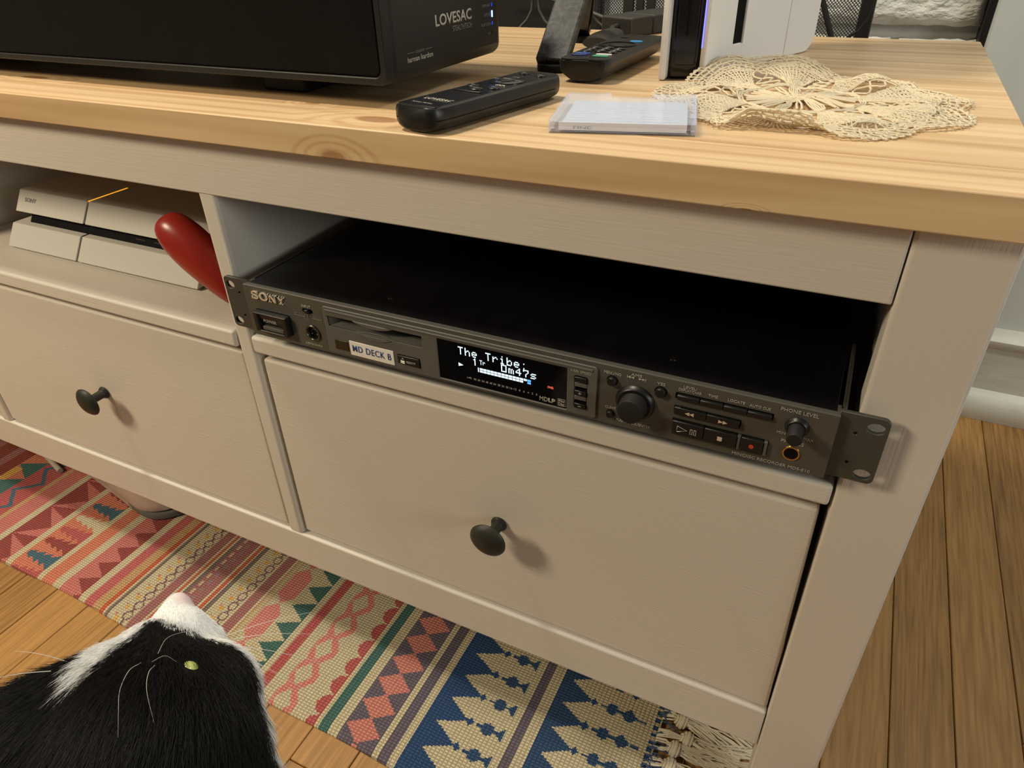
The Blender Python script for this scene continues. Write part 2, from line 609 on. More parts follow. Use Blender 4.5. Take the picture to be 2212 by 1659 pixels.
# grey painted pilaster right of the fireplace with a black gap beside it
pil = MB().box(0.0825, 1.3, 0.787, 0.95, 0.0, 1.6).build('wall_right', M['wall'], None, bevel=0.002, local_origin=(0.6, 0.787, 0))
pil['kind'] = 'structure'
MB().box(0.0745, 0.0825, 0.80, 0.90, 0.0, 1.6).build('gap_strip', M['iron'], pil)
bprof = [(0.787, 0), (0.755, 0.0), (0.752, 0.012), (0.752, 0.030), (0.757, 0.038), (0.765, 0.043), (0.771, 0.047), (0.771, 0.118), (0.768, 0.121), (0.764, 0.127), (0.764, 0.134), (0.770, 0.139), (0.778, 0.143), (0.787, 0.146)]
bbm = MB().loft([[(x, a, b) for a, b in bprof] for x in (0.083, 1.3)])
bb = bbm.build('baseboard_back', M['trimw'], None, smooth=True, local_origin=(0.6, 0.78, 0))
bb['kind'] = 'structure'

# ================================================================== TV BENCH
B = thing('tv_bench', 'white painted wooden TV bench with natural pine top and round black knobs', 'tv bench', (-0.7, 0.23, 0))
XL = -1.457   # left end of the bench
TB, TT = 0.5497, 0.57
yf, yk = -0.012, 0.473
top = boxo('worktop', M['pine'], B, XL + 0.003, 0.044, yf + 0.003, yk - 0.003, TB + 0.0006, TT - 0.0012)
ys = [yf, 0.031, 0.079, 0.124, 0.172, 0.219, 0.262, 0.307, 0.351, 0.392, 0.436, yk]
for k in range(len(ys) - 1):
    a, b = ys[k], ys[k + 1]
    if k == 0:
        MB().box(XL, 0.047, a, b, TB, TT).build('stave', M['pine'], top, bevel=0.0009, seg=2)
    else:
        MB().box(XL, 0.047, a, b - (0.0 if k < len(ys) - 2 else 0), TB, TT).build('stave', M['pine'], top, bevel=(0.0002 if k < len(ys) - 2 else 0.0015), seg=2)
ZA, ZR, ZRB = 0.5068, 0.1546, 0.1086
ZS0, ZS1 = 0.3715, 0.3875
bv = 0.0018
comp = [(-0.4587, 0.0), (-0.9346, -0.4756), (-1.4110, -0.9515)]
divs = [(-0.4756, -0.4587), (-0.9515, -0.9346)]
boxo('top_rail', M['paint'], B, XL + 0.0455, -0.0006, 0.0, 0.020, ZA, TB - 0.0002, bevel=0.0012)
boxo('bottom_rail', M['paint'], B, XL + 0.0455, -0.0006, 0.0, 0.020, ZRB, ZR, bevel=0.0022, seg=3)
for (x0, x1) in ((0.0, 0.0454), (XL, XL + 0.0454)):
    boxo('front_post', M['paint_v'], B, x0, x1, 0.0, 0.030, 0.0, TB, bevel=0.0022, seg=3)
    boxo('back_post', M['paint_v'], B, x0, x1, 0.430, 0.460, 0.0, TB, bevel=0.0022)
boxo('side_panel', M['paint_v'], B, 0.004, 0.022, 0.030, 0.430, 0.14, TB)
boxo('side_panel', M['paint_v'], B, XL + 0.022, XL + 0.040, 0.030, 0.430, 0.14, TB)
boxo('back_panel', M['paint'], B, XL + 0.045, 0.0, 0.440, 0.446, 0.14, TB)
boxo('floor_panel', M['paint'], B, XL + 0.045, 0.0, 0.020, 0.440, 0.128, 0.140)
for (a, b) in divs:
    boxo('divider', M['paint_v'], B, a, b, 0.0005, 0.440, ZR - 0.001, ZA + 0.012, bevel=0.0032, seg=3)
for n_, (a, b) in enumerate(comp):
    MB().box(a + 0.0008, b - 0.0016, -0.0012, 0.438, ZS0, ZS1).build('shelf', M['paint'], B, bevel=0.0026, seg=3)
# drawers: the right one hangs slightly crooked
knobprof = [(0.0062, 0.0), (0.0070, 0.0008), (0.0070, 0.0018), (0.0061, 0.0026), (0.0061, 0.0034), (0.0052, 0.0040), (0.0047, 0.006), (0.0046, 0.014), (0.0050, 0.0172),
            (0.0115, 0.0186), (0.0152, 0.0200), (0.0158, 0.0212), (0.0152, 0.0226), (0.0120, 0.0250), (0.0070, 0.0268), (0.0001, 0.0274)]
for n_, (a, b) in enumerate(comp):
    yD = 0.0030
    if n_ == 0:
        q = [(-0.4546, 0.1600), (-0.0012, 0.1562), (-0.0052, 0.3640), (-0.4542, 0.3640)]
    else:
        q = [(a + 0.0020, 0.1585), (b - 0.0016, 0.1585), (b - 0.0012, 0.3650), (a + 0.0020, 0.3650)]
    d = MB().hexa([(x, yD, z) for x, z in q], [(x, yD + 0.016, z) for x, z in q]).build('drawer', M['paint'], B, bevel=0.0022, seg=3)
    MB().box(a + 0.010, b - 0.010, 0.020, 0.40, 0.150, 0.30).build('drawer_box', M['paint'], d)
    kx = -0.2298 if n_ == 0 else (a + b) / 2
    MB().lathe(knobprof, (kx, yD, 0.2615)).build('knob', M['knob'], d, smooth=True)

# ================================================================== RACK RECORDER
XP, ZP, YP = -0.4368, 0.4448, -0.0131
R_ = thing('minidisc_recorder', 'dark grey rack-mount minidisc recorder with lit display on the right-hand shelf', 'recorder', (-0.2229, 0.12, ZS1))
U = lambda u: XP + u / 1000
V = lambda v: ZP + v / 1000
ch = boxo('chassis', M['lid'], R_, U(3), U(424.7), -0.002, 0.270, V(-41.5), V(-1.2), bevel=0.0012)
boxo('lid', M['lid'], R_, U(2.2), U(425.5), -0.0082, 0.268, V(-1.6), V(-0.25), bevel=0.0003)
for fx in (30, 398):
    for fy in (0.03, 0.24):
        MB().lathe([(0.008, ZS1), (0.009, V(-41.5))], (U(fx), fy, 0), axis='Z', n=16).build('foot', M['blackm'], R_, smooth=True)
sl = [(80.2, -18.6), (80.2, -10.3), (161.6, -9.7), (161.6, -18.8)]
bx0, bz0, bx1, bz1 = 76.8, -41.5, 290.0, -3.0
UV = lambda pts: [(U(p[0]), V(p[1])) for p in pts]
fp = plate('front_panel', M['panel'], R_, UV(rrect(0, -43.5, 427.7, 0, 0.6)),
           [UV(rrect(8.9, -36.3, 42.0, -19.2, 0.8)), UV(rrect(56.3, -13.0, 66.0, -9.4, 1.7)), UV(circ(62.8, -29.2, 6.6)), UV(sl), UV(rrect(173.9, -40.0, 269.9, -8.1, 0.6)),
            UV(rrect(275, -36.0, 283.6, -12.0, 0.8)), UV(rrect(338.8, -12.6, 394.6, -8.1, 0.5)), UV(rrect(338.9, -22.8, 378.0, -17.3, 0.4)), UV(rrect(338.9, -37.1, 394.9, -26.8, 0.3)),
            UV(rrect(139.8, -36.5, 158.6, -28.8, 0.4))],
           YP, YP + 0.003, bevel=0.0003)
# shell behind the front plate
boxo('panel_lip', M['panel'], fp, U(0.4), U(427.3), YP + 0.003, -0.001, V(-2.0), V(-0.4))
boxo('panel_lip', M['panel'], fp, U(0.4), U(427.3), YP + 0.003, -0.001, V(-43.2), V(-42.0))
boxo('panel_lip', M['panel'], fp, U(0.4), U(2.0), YP + 0.003, -0.001, V(-42.0), V(-2.0))
boxo('panel_lip', M['panel'], fp, U(425.7), U(427.3), YP + 0.003, -0.001, V(-42.0), V(-2.0))
boxo('recess_backing', M['hole'], fp, U(2.2), U(425.4), YP + 0.0085, YP + 0.0092, V(-41.8), V(-2.2))
# raised bezel
bz = plate('bezel', M['bezel'], R_, UV(rrect(bx0, bz0, bx1, bz1, 2.2)),
           [UV(sl), UV(rrect(173.9, -40.0, 269.9, -8.1, 0.6)), UV(rrect(275, -36.0, 283.6, -12.0, 0.8)), UV(rrect(139.8, -36.5, 158.6, -28.8, 0.4))],
           YP - 0.0013, YP - 0.0001, bevel=0.0004)
# long moulding ridge under the top edge and the finger scoops of the slot
boxo('bezel_ridge', M['bezel'], bz, U(79), U(287), YP - 0.0020, YP - 0.0012, V(-6.6), V(-5.0), bevel=0.0003)


def lens_piece(name, x0, x1, z, hgt, sign, y0, y1, m, parent):
    rings = []
    n = 20
    v = []
    a = []
    for i in range(n + 1):
        t = i / n
        x = x0 + (x1 - x0) * t
        hh = hgt * math.sin(math.pi * t) ** 0.8
        a.append((x, z + sign * hh))
    bpts = [(x0 + (x1 - x0) * t, z) for t in (1.0, 0.75, 0.5, 0.25, 0.0)]
    pts = a + bpts[1:-1]
    return plate(name, m, parent, UV(pts), [], y0, y1, bevel=0.0003)


lens_piece('slot_brow', 104, 138, -9.4, 3.2, -1, YP - 0.0026, YP + 0.0015, M['bezel'], bz)
lens_piece('slot_scoop', 104, 138, -19.0, 2.2, 1, YP - 0.0006, YP + 0.002, M['bezel'], bz)
lens_piece('slot_scoop_rim', 108, 136, -19.2, 3.4, -1, YP - 0.0020, YP - 0.0012, M['bezel'], bz)
# slot floor and flap
MB().hexa([(U(80.2), YP, V(-18.6)), (U(161.6), YP, V(-18.8)), (U(159), YP + 0.008, V(-16.5)), (U(84), YP + 0.008, V(-16.5))],
          [(U(80.2), YP, V(-18.2)), (U(161.6), YP, V(-18.4)), (U(159), YP + 0.008, V(-16.1)), (U(84), YP + 0.008, V(-16.1))]).build('slot_floor', M['bezel'], bz)
MB().hexa([(U(80.2), YP, V(-18.6)), (U(80.6), YP, V(-18.6)), (U(88.5), YP + 0.008, V(-17.5)), (U(88), YP + 0.008, V(-17.5))],
          [(U(80.2), YP, V(-10.2)), (U(80.6), YP, V(-10.2)), (U(88.5), YP + 0.008, V(-10.2)), (U(88), YP + 0.008, V(-10.2))]).build('slot_cheek', M['bezel'], bz)

# rack ears with slotted holes
lo_ = [(-7.6, -5.9), (-7.6, -37.6)]


def ear(x0, x1, sgn):
    outer = []
    zt, zb = 0.9, -43.2
    r = 3.6
    if sgn < 0:
        pts = [(x1, zt), (x1, zb)]
        arc1 = [(x0 + r + r * math.cos(math.radians(a)), zb + r + r * math.sin(math.radians(a))) for a in range(270, 179, -15)]
        arc2 = [(x0 + r + r * math.cos(math.radians(a)), zt - r + r * math.sin(math.radians(a))) for a in range(180, 89, -15)]
        outer = [(x1, zt), (x1, zb)] + arc1 + arc2
        hx, sx = -18.4, -10.4
        hole_rx, hole_ry = 4.2, 3.4
    else:
        arc1 = [(x1 - r + r * math.cos(math.radians(a)), zt - r + r * math.sin(math.radians(a))) for a in range(90, -1, -15)]
        arc2 = [(x1 - r + r * math.cos(math.radians(a)), zb + r + r * math.sin(math.radians(a))) for a in range(0, -91, -15)]
        outer = [(x0, zt)] + arc1 + arc2 + [(x0, zb)]
        hx, sx = 446.2, 437.0
        hole_rx, hole_ry = 4.6, 3.4
    hl = [UV(circ(hx, -5.9, hole_rx, ry=hole_ry)), UV(circ(hx, -37.6, hole_rx, ry=hole_ry)), UV(circ(sx, -11.3, 1.05, 12)), UV(circ(sx, -31.5, 1.05, 12))]
    o = plate('rack_ear', M['eargrey'], R_, UV(outer), hl, -0.0088, -0.0058, bevel=0.0003)
    return o


ear(-24.4, 0.6, -1)
e2 = ear(427.2, 452.6, 1)
# side arm of the right ear running back along the chassis
boxo('ear_arm', M['eargrey'], R_, U(427.9), U(430.4), -0.006, 0.075, V(-41), V(-1), bevel=0.0006)
boxo('ear_arm', M['eargrey'], R_, U(-2.6), U(-0.4), -0.006, 0.075, V(-41), V(-1), bevel=0.0006)

YF = YP - 0.0002
# SONY badge as slab-serif letters


def serif_word(parent, x0, x1, z0, z1, y):
    W_ = x1 - x0
    H = z1 - z0
    mbs = MB()
    wl = 0.235
    xs = [0.0, 0.255, 0.515, 0.765]

    def P2(lx, px, pz):
        return (U(x0 + W_ * (lx + px * wl)), V(z0 + H * pz))

    def bar(lx, a, b, c, d):       # quad a-b-c-d in letter coordinates
        v = []
        for yy in (y, y - 0.0009):
            for p in (a, b, c, d):
                X, Z = P2(lx, *p)
                v.append((X, yy, Z))
        mbs.hexa(v[:4], v[4:])

    def rect(lx, a, b, c, d):
        bar(lx, (a, b), (c, b), (c, d), (a, d))

    def stroke(lx, pts, w_):
        n = len(pts)
        L1, L2 = [], []
        for i in range(n):
            p0 = pts[max(0, i - 1)]
            p1 = pts[min(n - 1, i + 1)]
            dx, dy = p1[0] - p0[0], p1[1] - p0[1]
            l = math.hypot(dx, dy) or 1
            ww = w_[i] if isinstance(w_, list) else w_
            nx, ny = -dy / l * ww, dx / l * ww
            L1.append((pts[i][0] + nx, pts[i][1] + ny))
            L2.append((pts[i][0] - nx, pts[i][1] - ny))
        for i in range(n - 1):
            bar(lx, L1[i], L1[i + 1], L2[i + 1], L2[i])
    # S
    sp = []
    for k in range(9):
        a = math.radians(20 + 250 * k / 8)
        sp.append((0.5 + 0.36 * math.cos(a), 0.73 + 0.20 * math.sin(a)))
    for k in range(1, 9):
        a = math.radians(90 - 250 * k / 8)
        sp.append((0.5 + 0.38 * math.cos(a), 0.28 + 0.21 * math.sin(a)))
    stroke(xs[0], sp, [0.07] * 6 + [0.10] * 5 + [0.07] * 6)
    rect(xs[0], 0.80, 0.70, 0.90, 1.0)
    rect(xs[0], 0.06, 0.0, 0.16, 0.30)
    # O
    pts = [(0.5 + 0.42 * math.cos(2 * math.pi * k / 20), 0.5 + 0.44 * math.sin(2 * math.pi * k / 20)) for k in range(21)]
    stroke(xs[1], pts, [0.06 + 0.07 * abs(math.cos(2 * math.pi * k / 20)) for k in range(21)])
    # N
    rect(xs[2], 0.14, 0.0, 0.24, 1.0); rect(xs[2], 0.80, 0.0, 0.90, 1.0)
    bar(xs[2], (0.12, 1.0), (0.36, 1.0), (0.90, 0.0), (0.72, 0.0))
    rect(xs[2], 0.0, 0.0, 0.38, 0.10); rect(xs[2], 0.0, 0.90, 0.30, 1.0); rect(xs[2], 0.66, 0.90, 1.02, 1.0)
    # Y
    rect(xs[3], 0.43, 0.0, 0.61, 0.5)
    bar(xs[3], (0.08, 1.0), (0.32, 1.0), (0.61, 0.45), (0.43, 0.42)); bar(xs[3], (0.78, 1.0), (0.92, 1.0), (0.61, 0.42), (0.52, 0.45))
    rect(xs[3], 0.28, 0.0, 0.76, 0.10); rect(xs[3], 0.0, 0.90, 0.42, 1.0); rect(xs[3], 0.66, 0.90, 1.02, 1.0)
    return mbs.build('brand_lettering', M['silver'], parent)


serif_word(R_, 7.6, 41.0, -10.3, -3.6, YF)


def ptext(t, u0, v0, u1, v1, m='ink', parent=R_, y=YF, name='lettering', **k):
    return text(name, t, M[m], parent, U((u0 + u1) / 2), y, V((v0 + v1) / 2), (u1 - u0) / 1000, abs(v1 - v0) / 1000, **k)


# power switch
pw = plate('power_button', M['blackp'], R_, UV(rrect(9.3, -36.0, 41.8, -19.4, 0.8)), [UV(rrect(13.5, -34.6, 37.8, -21.0, 0.5))], YP - 0.0055, YP + 0.002, bevel=0.0006)
MB().hexa([(U(13.5), YP - 0.0008, V(-34.6)), (U(37.8), YP - 0.0008, V(-34.6)), (U(37.8), YP + 0.004, V(-34.6)), (U(13.5), YP + 0.004, V(-34.6))],
          [(U(13.5), YP - 0.0045, V(-21.0)), (U(37.8), YP - 0.0045, V(-21.0)), (U(37.8), YP + 0.004, V(-21.0)), (U(13.5), YP + 0.004, V(-21.0))]).build('rocker', M['blackp'], pw, bevel=0.0004)
MB().box(U(15.5), U(36.5), YP - 0.0042, YP, V(-34.5), V(-31.3)).build('rocker_lip', M['bezel'], pw, bevel=0.0005)
ptext('POWER', 19.0, -26.6, 31.6, -24.2, 'ink', pw, y=YP - 0.0048)
ptext('ON  OFF', 20.0, -38.4, 33.5, -37.0, 'inkdim')
ptext('INPUT', 56.6, -8.2, 65.0, -6.3)
MB().box(U(59.2), U(62.4), YP - 0.002, YP + 0.006, V(-12.6), V(-9.8)).build('input_switch', M['blackp'], R_, bevel=0.0004)
lm = MB()
for a, b, c, d in ((47.4, -16.6, 58.6, -16.1), (58.2, -16.6, 58.6, -14.0), (60.8, -16.8, 61.2, -14.0), (63.4, -16.6, 63.8, -14.0), (63.4, -16.6, 74.2, -16.1)):
    lm.box(U(a), U(c), YF - 0.00015, YF, V(b), V(d))
lm.build('printed_lines', M['inkdim'], R_)
ptext('OPTICAL', 47.6, -15.6, 56.6, -14.1, 'inkdim')
ptext('ANALOG', 65.2, -15.6, 74.2, -14.1, 'inkdim')
ptext('COAXIAL', 56.4, -19.4, 65.8, -17.7, 'inkdim')
# keyboard socket
ks = MB().lathe([(0.0068, -0.001), (0.0068, 0.0010), (0.0064, 0.0014), (0.0054, 0.0014), (0.0051, 0.0008), (0.0050, -0.003)], (U(62.8), YP, V(-29.2)), n=28, cap=False).build('keyboard_socket', M['chrome'], R_, smooth=True)
MB().lathe([(0.0049, -0.004), (0.0049, -0.0015), (0.0001, -0.0015)], (U(62.8), YP, V(-29.2)), n=24).build('socket_core', M['hole'], ks)
pm = MB()
for dx, dz in ((-2.4, -1.6), (2.4, -1.6), (-2.7, 0.7), (2.7, 0.7), (-1.0, 2.4), (1.0, 2.4)):
    pm.lathe([(0.0004, -0.003), (0.0004, -0.0010), (0.0001, -0.0008)], (U(62.8 + dx), YP, V(-29.2 + dz)), n=8)
pm.build('socket_pins', M['silver'], ks)
ptext('KEYBOARD', 53.6, -40.4, 69.6, -38.7)
boxo('sensor_window', mat('sensor_brown', (0.016, 0.013, 0.008, 1), rough=0.2), R_, U(84.0), U(95.9), YP - 0.0017, YP - 0.0012, V(-37.1), V(-29.2), bevel=0.0001)
st = boxo('label_sticker', M['sticker'], R_, U(97.6), U(136.3), YP - 0.0018, YP - 0.0013, V(-39.0), V(-27.2), bevel=0.0001)
ptext('MD DECK B', 100.2, -35.4, 134.2, -30.0, 'blueink', st, y=YP - 0.0019, bold=0.004, spacing=1.12)
ej = boxo('eject_button', M['blackp'], R_, U(140.2), U(158.2), YP - 0.0022, YP + 0.004, V(-36.1), V(-29.1), bevel=0.0005)
YE = YP - 0.0023
em = MB()
em.tube([(U(142.6), YE, V(-33.0)), (U(144.3), YE, V(-30.6)), (U(146.0), YE, V(-33.0)), (U(142.6), YE, V(-33.0))], 0.00013, 4)
em.tube([(U(142.6), YE, V(-33.9)), (U(146.0), YE, V(-33.9)), (U(146.0), YE, V(-34.8)), (U(142.6), YE, V(-34.8)), (U(142.6), YE, V(-33.9))], 0.00013, 4)
em.build('eject_symbol', M['silver'], ej)
ptext('EJECT', 147.6, -34.2, 155.2, -32.4, 'ink', ej, y=YE)

# display
dp = boxo('display', M['gloss'], R_, U(173.9), U(269.9), YP - 0.0004, YP + 0.004, V(-40.0), V(-8.1), bevel=0.0003)
FONT = {
    'T': ['11111', '00100', '00100', '00100', '00100', '00100', '00100'], 'h': ['10000', '10000', '10110', '11001', '10001', '10001', '10001'],
    'e': ['00000', '00000', '01110', '10001', '11111', '10000', '01110'], 'r': ['00000', '00000', '10110', '11001', '10000', '10000', '10000'],
    'i': ['00100', '00000', '01100', '00100', '00100', '00100', '01110'], 'b': ['10000', '10000', '10110', '11001', '10001', '10001', '11110'],
    '.': ['00000', '00000', '00100', '00000', '00000', '00000', '00100'], ' ': ['00000'] * 7,
    '1': ['00100', '01100', '00100', '00100', '00100', '00100', '00100'], '0': ['11111', '10001', '10001', '10001', '10001', '10001', '11111'],
    'm': ['00000', '00000', '11010', '10101', '10101', '10101', '10101'], '4': ['00010', '00110', '01010', '10010', '11111', '00010', '00010'],
    '7': ['11111', '10001', '00001', '00010', '00100', '00100', '00100'], 's': ['00000', '00000', '01111', '10000', '01110', '00001', '11110'],
}
YD = YP - 0.0006


def dots(word, u0, v0, pitch, cw, chh, mbo):
    for k, c in enumerate(word):
        for j, rw in enumerate(FONT[c]):
            for i, q in enumerate(rw):
                if q == '1':
                    a = u0 + k * pitch + i * cw
                    b = v0 - j * chh
                    mbo.box(U(a), U(a + cw * 0.93), YD - 0.0001, YD, V(b - chh * 0.93), V(b))


dm = MB()
dots('The Tribe.', 190.2, -11.0, 5.25, 0.78, 0.86, dm)
dots('1', 201.0, -17.6, 5.2, 0.78, 0.80, dm)
dots('0m47s', 222.7, -17.3, 5.35, 0.80, 0.80, dm)
dots('T', 206.4, -18.0, 4, 0.42, 0.52, dm)
dots('r', 208.9, -18.0, 4, 0.36, 0.50, dm)
dm.hexa([(U(189.9), YD, V(-26.6)), (U(193.4), YD, V(-25.3)), (U(193.4), YD, V(-25.1)), (U(189.9), YD, V(-23.9))],
        [(U(189.9), YD - .0001, V(-26.6)), (U(193.4), YD - .0001, V(-25.3)), (U(193.4), YD - .0001, V(-25.1)), (U(189.9), YD - .0001, V(-23.9))])
for k in range(13):
    for rr in range(2):
        if k == 12 and rr == 1:
            continue
        a = 206.4 + k * 2.72
        b = -24.3 - rr * 1.9
        dm.box(U(a), U(a + 2.35), YD - 0.0001, YD, V(b - 1.45), V(b))
dm.box(U(204.9), U(205.6), YD - .0001, YD, V(-27.7), V(-24.3))
dm.build('glowing_characters', M['vfd'], dp, label='pale blue glowing dot characters reading The Tribe, 1Tr 0m47s')
bmr = MB()
for rr in range(2):
    b = -24.3 - rr * 1.9
    bmr.box(U(241.8), U(244.3), YD - 0.0001, YD, V(b - 1.45), V(b))
bmr.build('level_bar_end', M['vfdb'], dp, label='blue glowing last segment of the level bar')
ptext('OVER', 256.2, -27.0, 260.5, -25.4, 'vfdr', dp, y=YD, label='red glowing word OVER', bold=0.01)
sc_ = ['(-dB)', 'oo', '60', '54', '48', '40', '34', '28', '24', '20', '16', '12', '8', '6', '4', '2', '0']
us = [197.7, 202.2, 205.2, 208.4, 211.4, 214.4, 217.4, 220.5, 223.5, 226.6, 229.6, 232.7, 236.0, 239.2, 242.3, 245.4, 248.4]
for t, u in zip(sc_, us):
    w = {5: 3.6, 2: 2.0, 1: 0.95}[len(t)]
    ptext(t, u - w / 2, -35.2, u + w / 2, -33.7, 'ink', dp, y=YD)
ptext('MD', 250.6, -38.0, 256.4, -34.7, 'ink', dp, y=YD)
ptext('LP', 256.9, -38.0, 261.9, -34.7, 'ink', dp, y=YD, bold=0.035)
lg = MB()
lgp = rrect(263.5, -38.6, 269.0, -33.4, 0.6)
lg.tube([(U(a), YD, V(b)) for a, b in lgp + lgp[:1]], 0.00012, 4)
lg.build('logo_frame', M['ink'], dp)
ptext('Mini', 264.2, -35.9, 268.3, -33.9, 'ink', dp, y=YD, bold=0.02)
ptext('Disc', 264.2, -38.2, 268.3, -36.2, 'ink', dp, y=YD, bold=0.02)

# vari speed keys
ptext('VARI SPEED', 272.2, -9.4, 286.0, -7.6, y=YP - 0.0014)
for k, (a, b, c, d) in enumerate(((275.4, -15.6, 283.2, -12.3), (275.5, -25.7, 283.2, -22.4), (275.4, -35.7, 283.2, -32.3))):
    kb = boxo('key', M['blackp'], R_, U(a), U(c), YP - 0.0026, YP + 0.004, V(b), V(d), bevel=0.0004)
    if k:
        s_ = MB()
        cx, cz = (a + c) / 2, (b + d) / 2
        s_.box(U(cx - 1.0), U(cx + 1.0), YP - 0.0028, YP - 0.0026, V(cz - 0.17), V(cz + 0.17))
        if k == 1:
            s_.box(U(cx - 0.17), U(cx + 0.17), YP - 0.0028, YP - 0.0026, V(cz - 1.0), V(cz + 1.0))
        s_.build('key_symbol', M['silver'], kb)
for b in (-19.0, -29.0):
    boxo('separator', M['bezel'], R_, U(275.2), U(283.4), YP - 0.0016, YP + 0.002, V(b - 0.9), V(b + 1.9), bevel=0.0003)

# jog dial area
ptext('MENU/NO', 293.8, -5.9, 304.8, -4.0)
ptext('AMS', 310.9, -3.6, 317.6, -1.8)
ptext('YES', 327.2, -5.8, 332.0, -4.0)
ptext('CLEAR', 295.9, -31.2, 303.0, -29.5)
ptext('PUSH MARK/ENTER', 303.6, -39.3, 325.6, -37.4)
im = MB()


def tri(mbx, u, v, w, h, sgn, y=YF, d=0.00015):
    a, b, c = (u, v + h), (u, v - h), (u + sgn * w, v)
    vv = [(U(p[0]), y, V(p[1])) for p in (a, b, c)] + [(U(p[0]), y - d, V(p[1])) for p in (a, b, c)]
    mbx.add(vv, [(0, 1, 2), (5, 4, 3), (0, 3, 4, 1), (1, 4, 5, 2), (2, 5, 3, 0)])


for u in (310.8, 312.9):
    tri(im, u, -4.8, 2.0, 0.85, -1)
im.box(U(308.4), U(308.8), YF - .00015, YF, V(-5.7), V(-3.9))
for u in (315.8, 317.8):
    tri(im, u, -4.8, 2.0, 0.85, 1)
im.box(U(319.9), U(320.3), YF - .00015, YF, V(-5.7), V(-3.9))
im.build('skip_symbols', M['ink'], R_)
for (u, v, r) in ((299.4, -10.3, 3.1), (329.8, -10.5, 3.3), (299.5, -35.0, 2.5)):
    bb_ = MB().lathe([(r * 1.18e-3, 0), (r * 1.18e-3, 0.0003), (r * 1.02e-3, 0.0003)], (U(u), YP, V(v)), n=24).build('button_ring', M['hole'], R_, smooth=True)
    MB().lathe([(r * 0.98e-3, 0), (r * 0.98e-3, 0.0020), (r * 0.86e-3, 0.0027), (r * 0.5e-3, 0.0025), (0.0001, 0.0024)], (U(u), YP, V(v)), n=24).build('round_button', M['blackp'], R_, smooth=True)
jg = MB().lathe([(0.0126, 0), (0.0126, 0.0004), (0.0120, 0.0012), (0.0114, 0.0026), (0.0106, 0.0032), (0.0084, 0.0030)], (U(314.8), YP, V(-22.6)), n=48).build('jog_dial', M['blackp'], R_, smooth=True)
MB().lathe([(0.0090, 0.002), (0.0086, 0.0030), (0.0083, 0.0110), (0.0079, 0.0118), (0.0070, 0.0121), (0.0001, 0.0120)], (U(314.8), YP, V(-22.6)), n=48).build('jog_knob', M['blackm'], jg, smooth=True)
# transport keys
ptext('LEVEL/', 343.0, -4.0, 350.8, -2.4)
ptext('DISPLAY/CHAR', 340.2, -6.3, 353.6, -4.6)
ptext('TIME', 357.4, -6.1, 362.9, -4.4)
ptext('LOCATE', 368.6, -6.1, 378.2, -4.4)
ptext('AUTO CUE', 380.8, -6.3, 392.3, -4.6)
for k in range(4):
    a = 339.9 + k * 13.55
    boxo('key', M['blackp'], R_, U(a), U(a + 13.25), YP - 0.0022, YP + 0.004, V(-12.2), V(-8.8), bevel=0.0006)
for k in range(2):
    a = 339.2 + k * 19.3
    kk = boxo('key', M['blackp'], R_, U(a), U(a + 19.0), YP - 0.0022, YP + 0.004, V(-22.6), V(-17.5), bevel=0.0005)
    s_ = MB()
    if k == 0:
        tri(s_, 348.6, -20.2, 2.6, 1.2, -1, YP - 0.0023); tri(s_, 351.2, -20.2, 2.6, 1.2, -1, YP - 0.0023)
    else:
        tri(s_, 365.6, -20.2, 2.6, 1.2, 1, YP - 0.0023); tri(s_, 368.2, -20.2, 2.6, 1.2, 1, YP - 0.0023)
    s_.build('key_symbol', M['silver'], kk)
kk = boxo('play_key', M['blackp'], R_, U(339.2), U(358.2), YP - 0.0028, YP + 0.004, V(-36.9), V(-27.0), bevel=0.0005)
YK = YP - 0.0029
s_ = MB()
s_.tube([(U(342.6), YK, V(-30.0)), (U(342.6), YK, V(-34.2)), (U(348.6), YK, V(-32.1)), (U(342.6), YK, V(-30.0))], 0.00016, 4)
for a in (350.6, 352.8):
    s_.tube([(U(a), YK, V(-30.4)), (U(a), YK, V(-33.9)), (U(a + 1.2), YK, V(-33.9)), (U(a + 1.2), YK, V(-30.4)), (U(a), YK, V(-30.4))], 0.00014, 4)
s_.build('key_symbol', M['silver'], kk)
kk = boxo('stop_key', M['blackp'], R_, U(358.6), U(377.4), YP - 0.0028, YP + 0.004, V(-36.9), V(-27.0), bevel=0.0005)
MB().box(U(366.6), U(369.4), YK - 0.0001, YK + .0001, V(-33.4), V(-30.6)).build('key_symbol', M['silver'], kk)
kk = boxo('record_key', M['blackp'], R_, U(380.0), U(392.4), YP - 0.0028, YP + 0.004, V(-36.9), V(-27.0), bevel=0.0005)
MB().lathe([(0.0014, 0), (0.0014, 0.0002), (0.0001, 0.0002)], (U(386.2), YK + .0001, V(-32.0)), n=20).build('key_symbol', M['red'], kk, label='red record dot')
for a in (377.7, 392.7):
    boxo('key_divider', mat('key_grey', (0.10, 0.10, 0.088, 1), rough=0.5), R_, U(a), U(a + 2.0), YP - 0.0020, YP + 0.004, V(-36.9), V(-27.0), bevel=0.0003)
ptext('PHONE LEVEL', 397.4, -4.2, 417.4, -2.0)
pk = MB().lathe([(0.0066, 0), (0.0066, 0.0004), (0.0061, 0.0010), (0.0058, 0.0024), (0.0052, 0.0029), (0.0040, 0.0028)], (U(407.7), YP, V(-13.1)), n=40).build('phone_level_dial', M['blackp'], R_, smooth=True)
MB().lathe([(0.0045, 0.002), (0.0043, 0.003), (0.0042, 0.0128), (0.0038, 0.0134), (0.0001, 0.0135)], (U(407.7), YP, V(-13.1)), n=32).build('dial_knob', M['blackm'], pk, smooth=True)
ptext('MIN', 398.0, -19.8, 402.6, -18.1)
ptext('MAX', 412.4, -20.3, 417.6, -18.6)
ptext('PHONES', 401.2, -25.0, 413.4, -22.9)
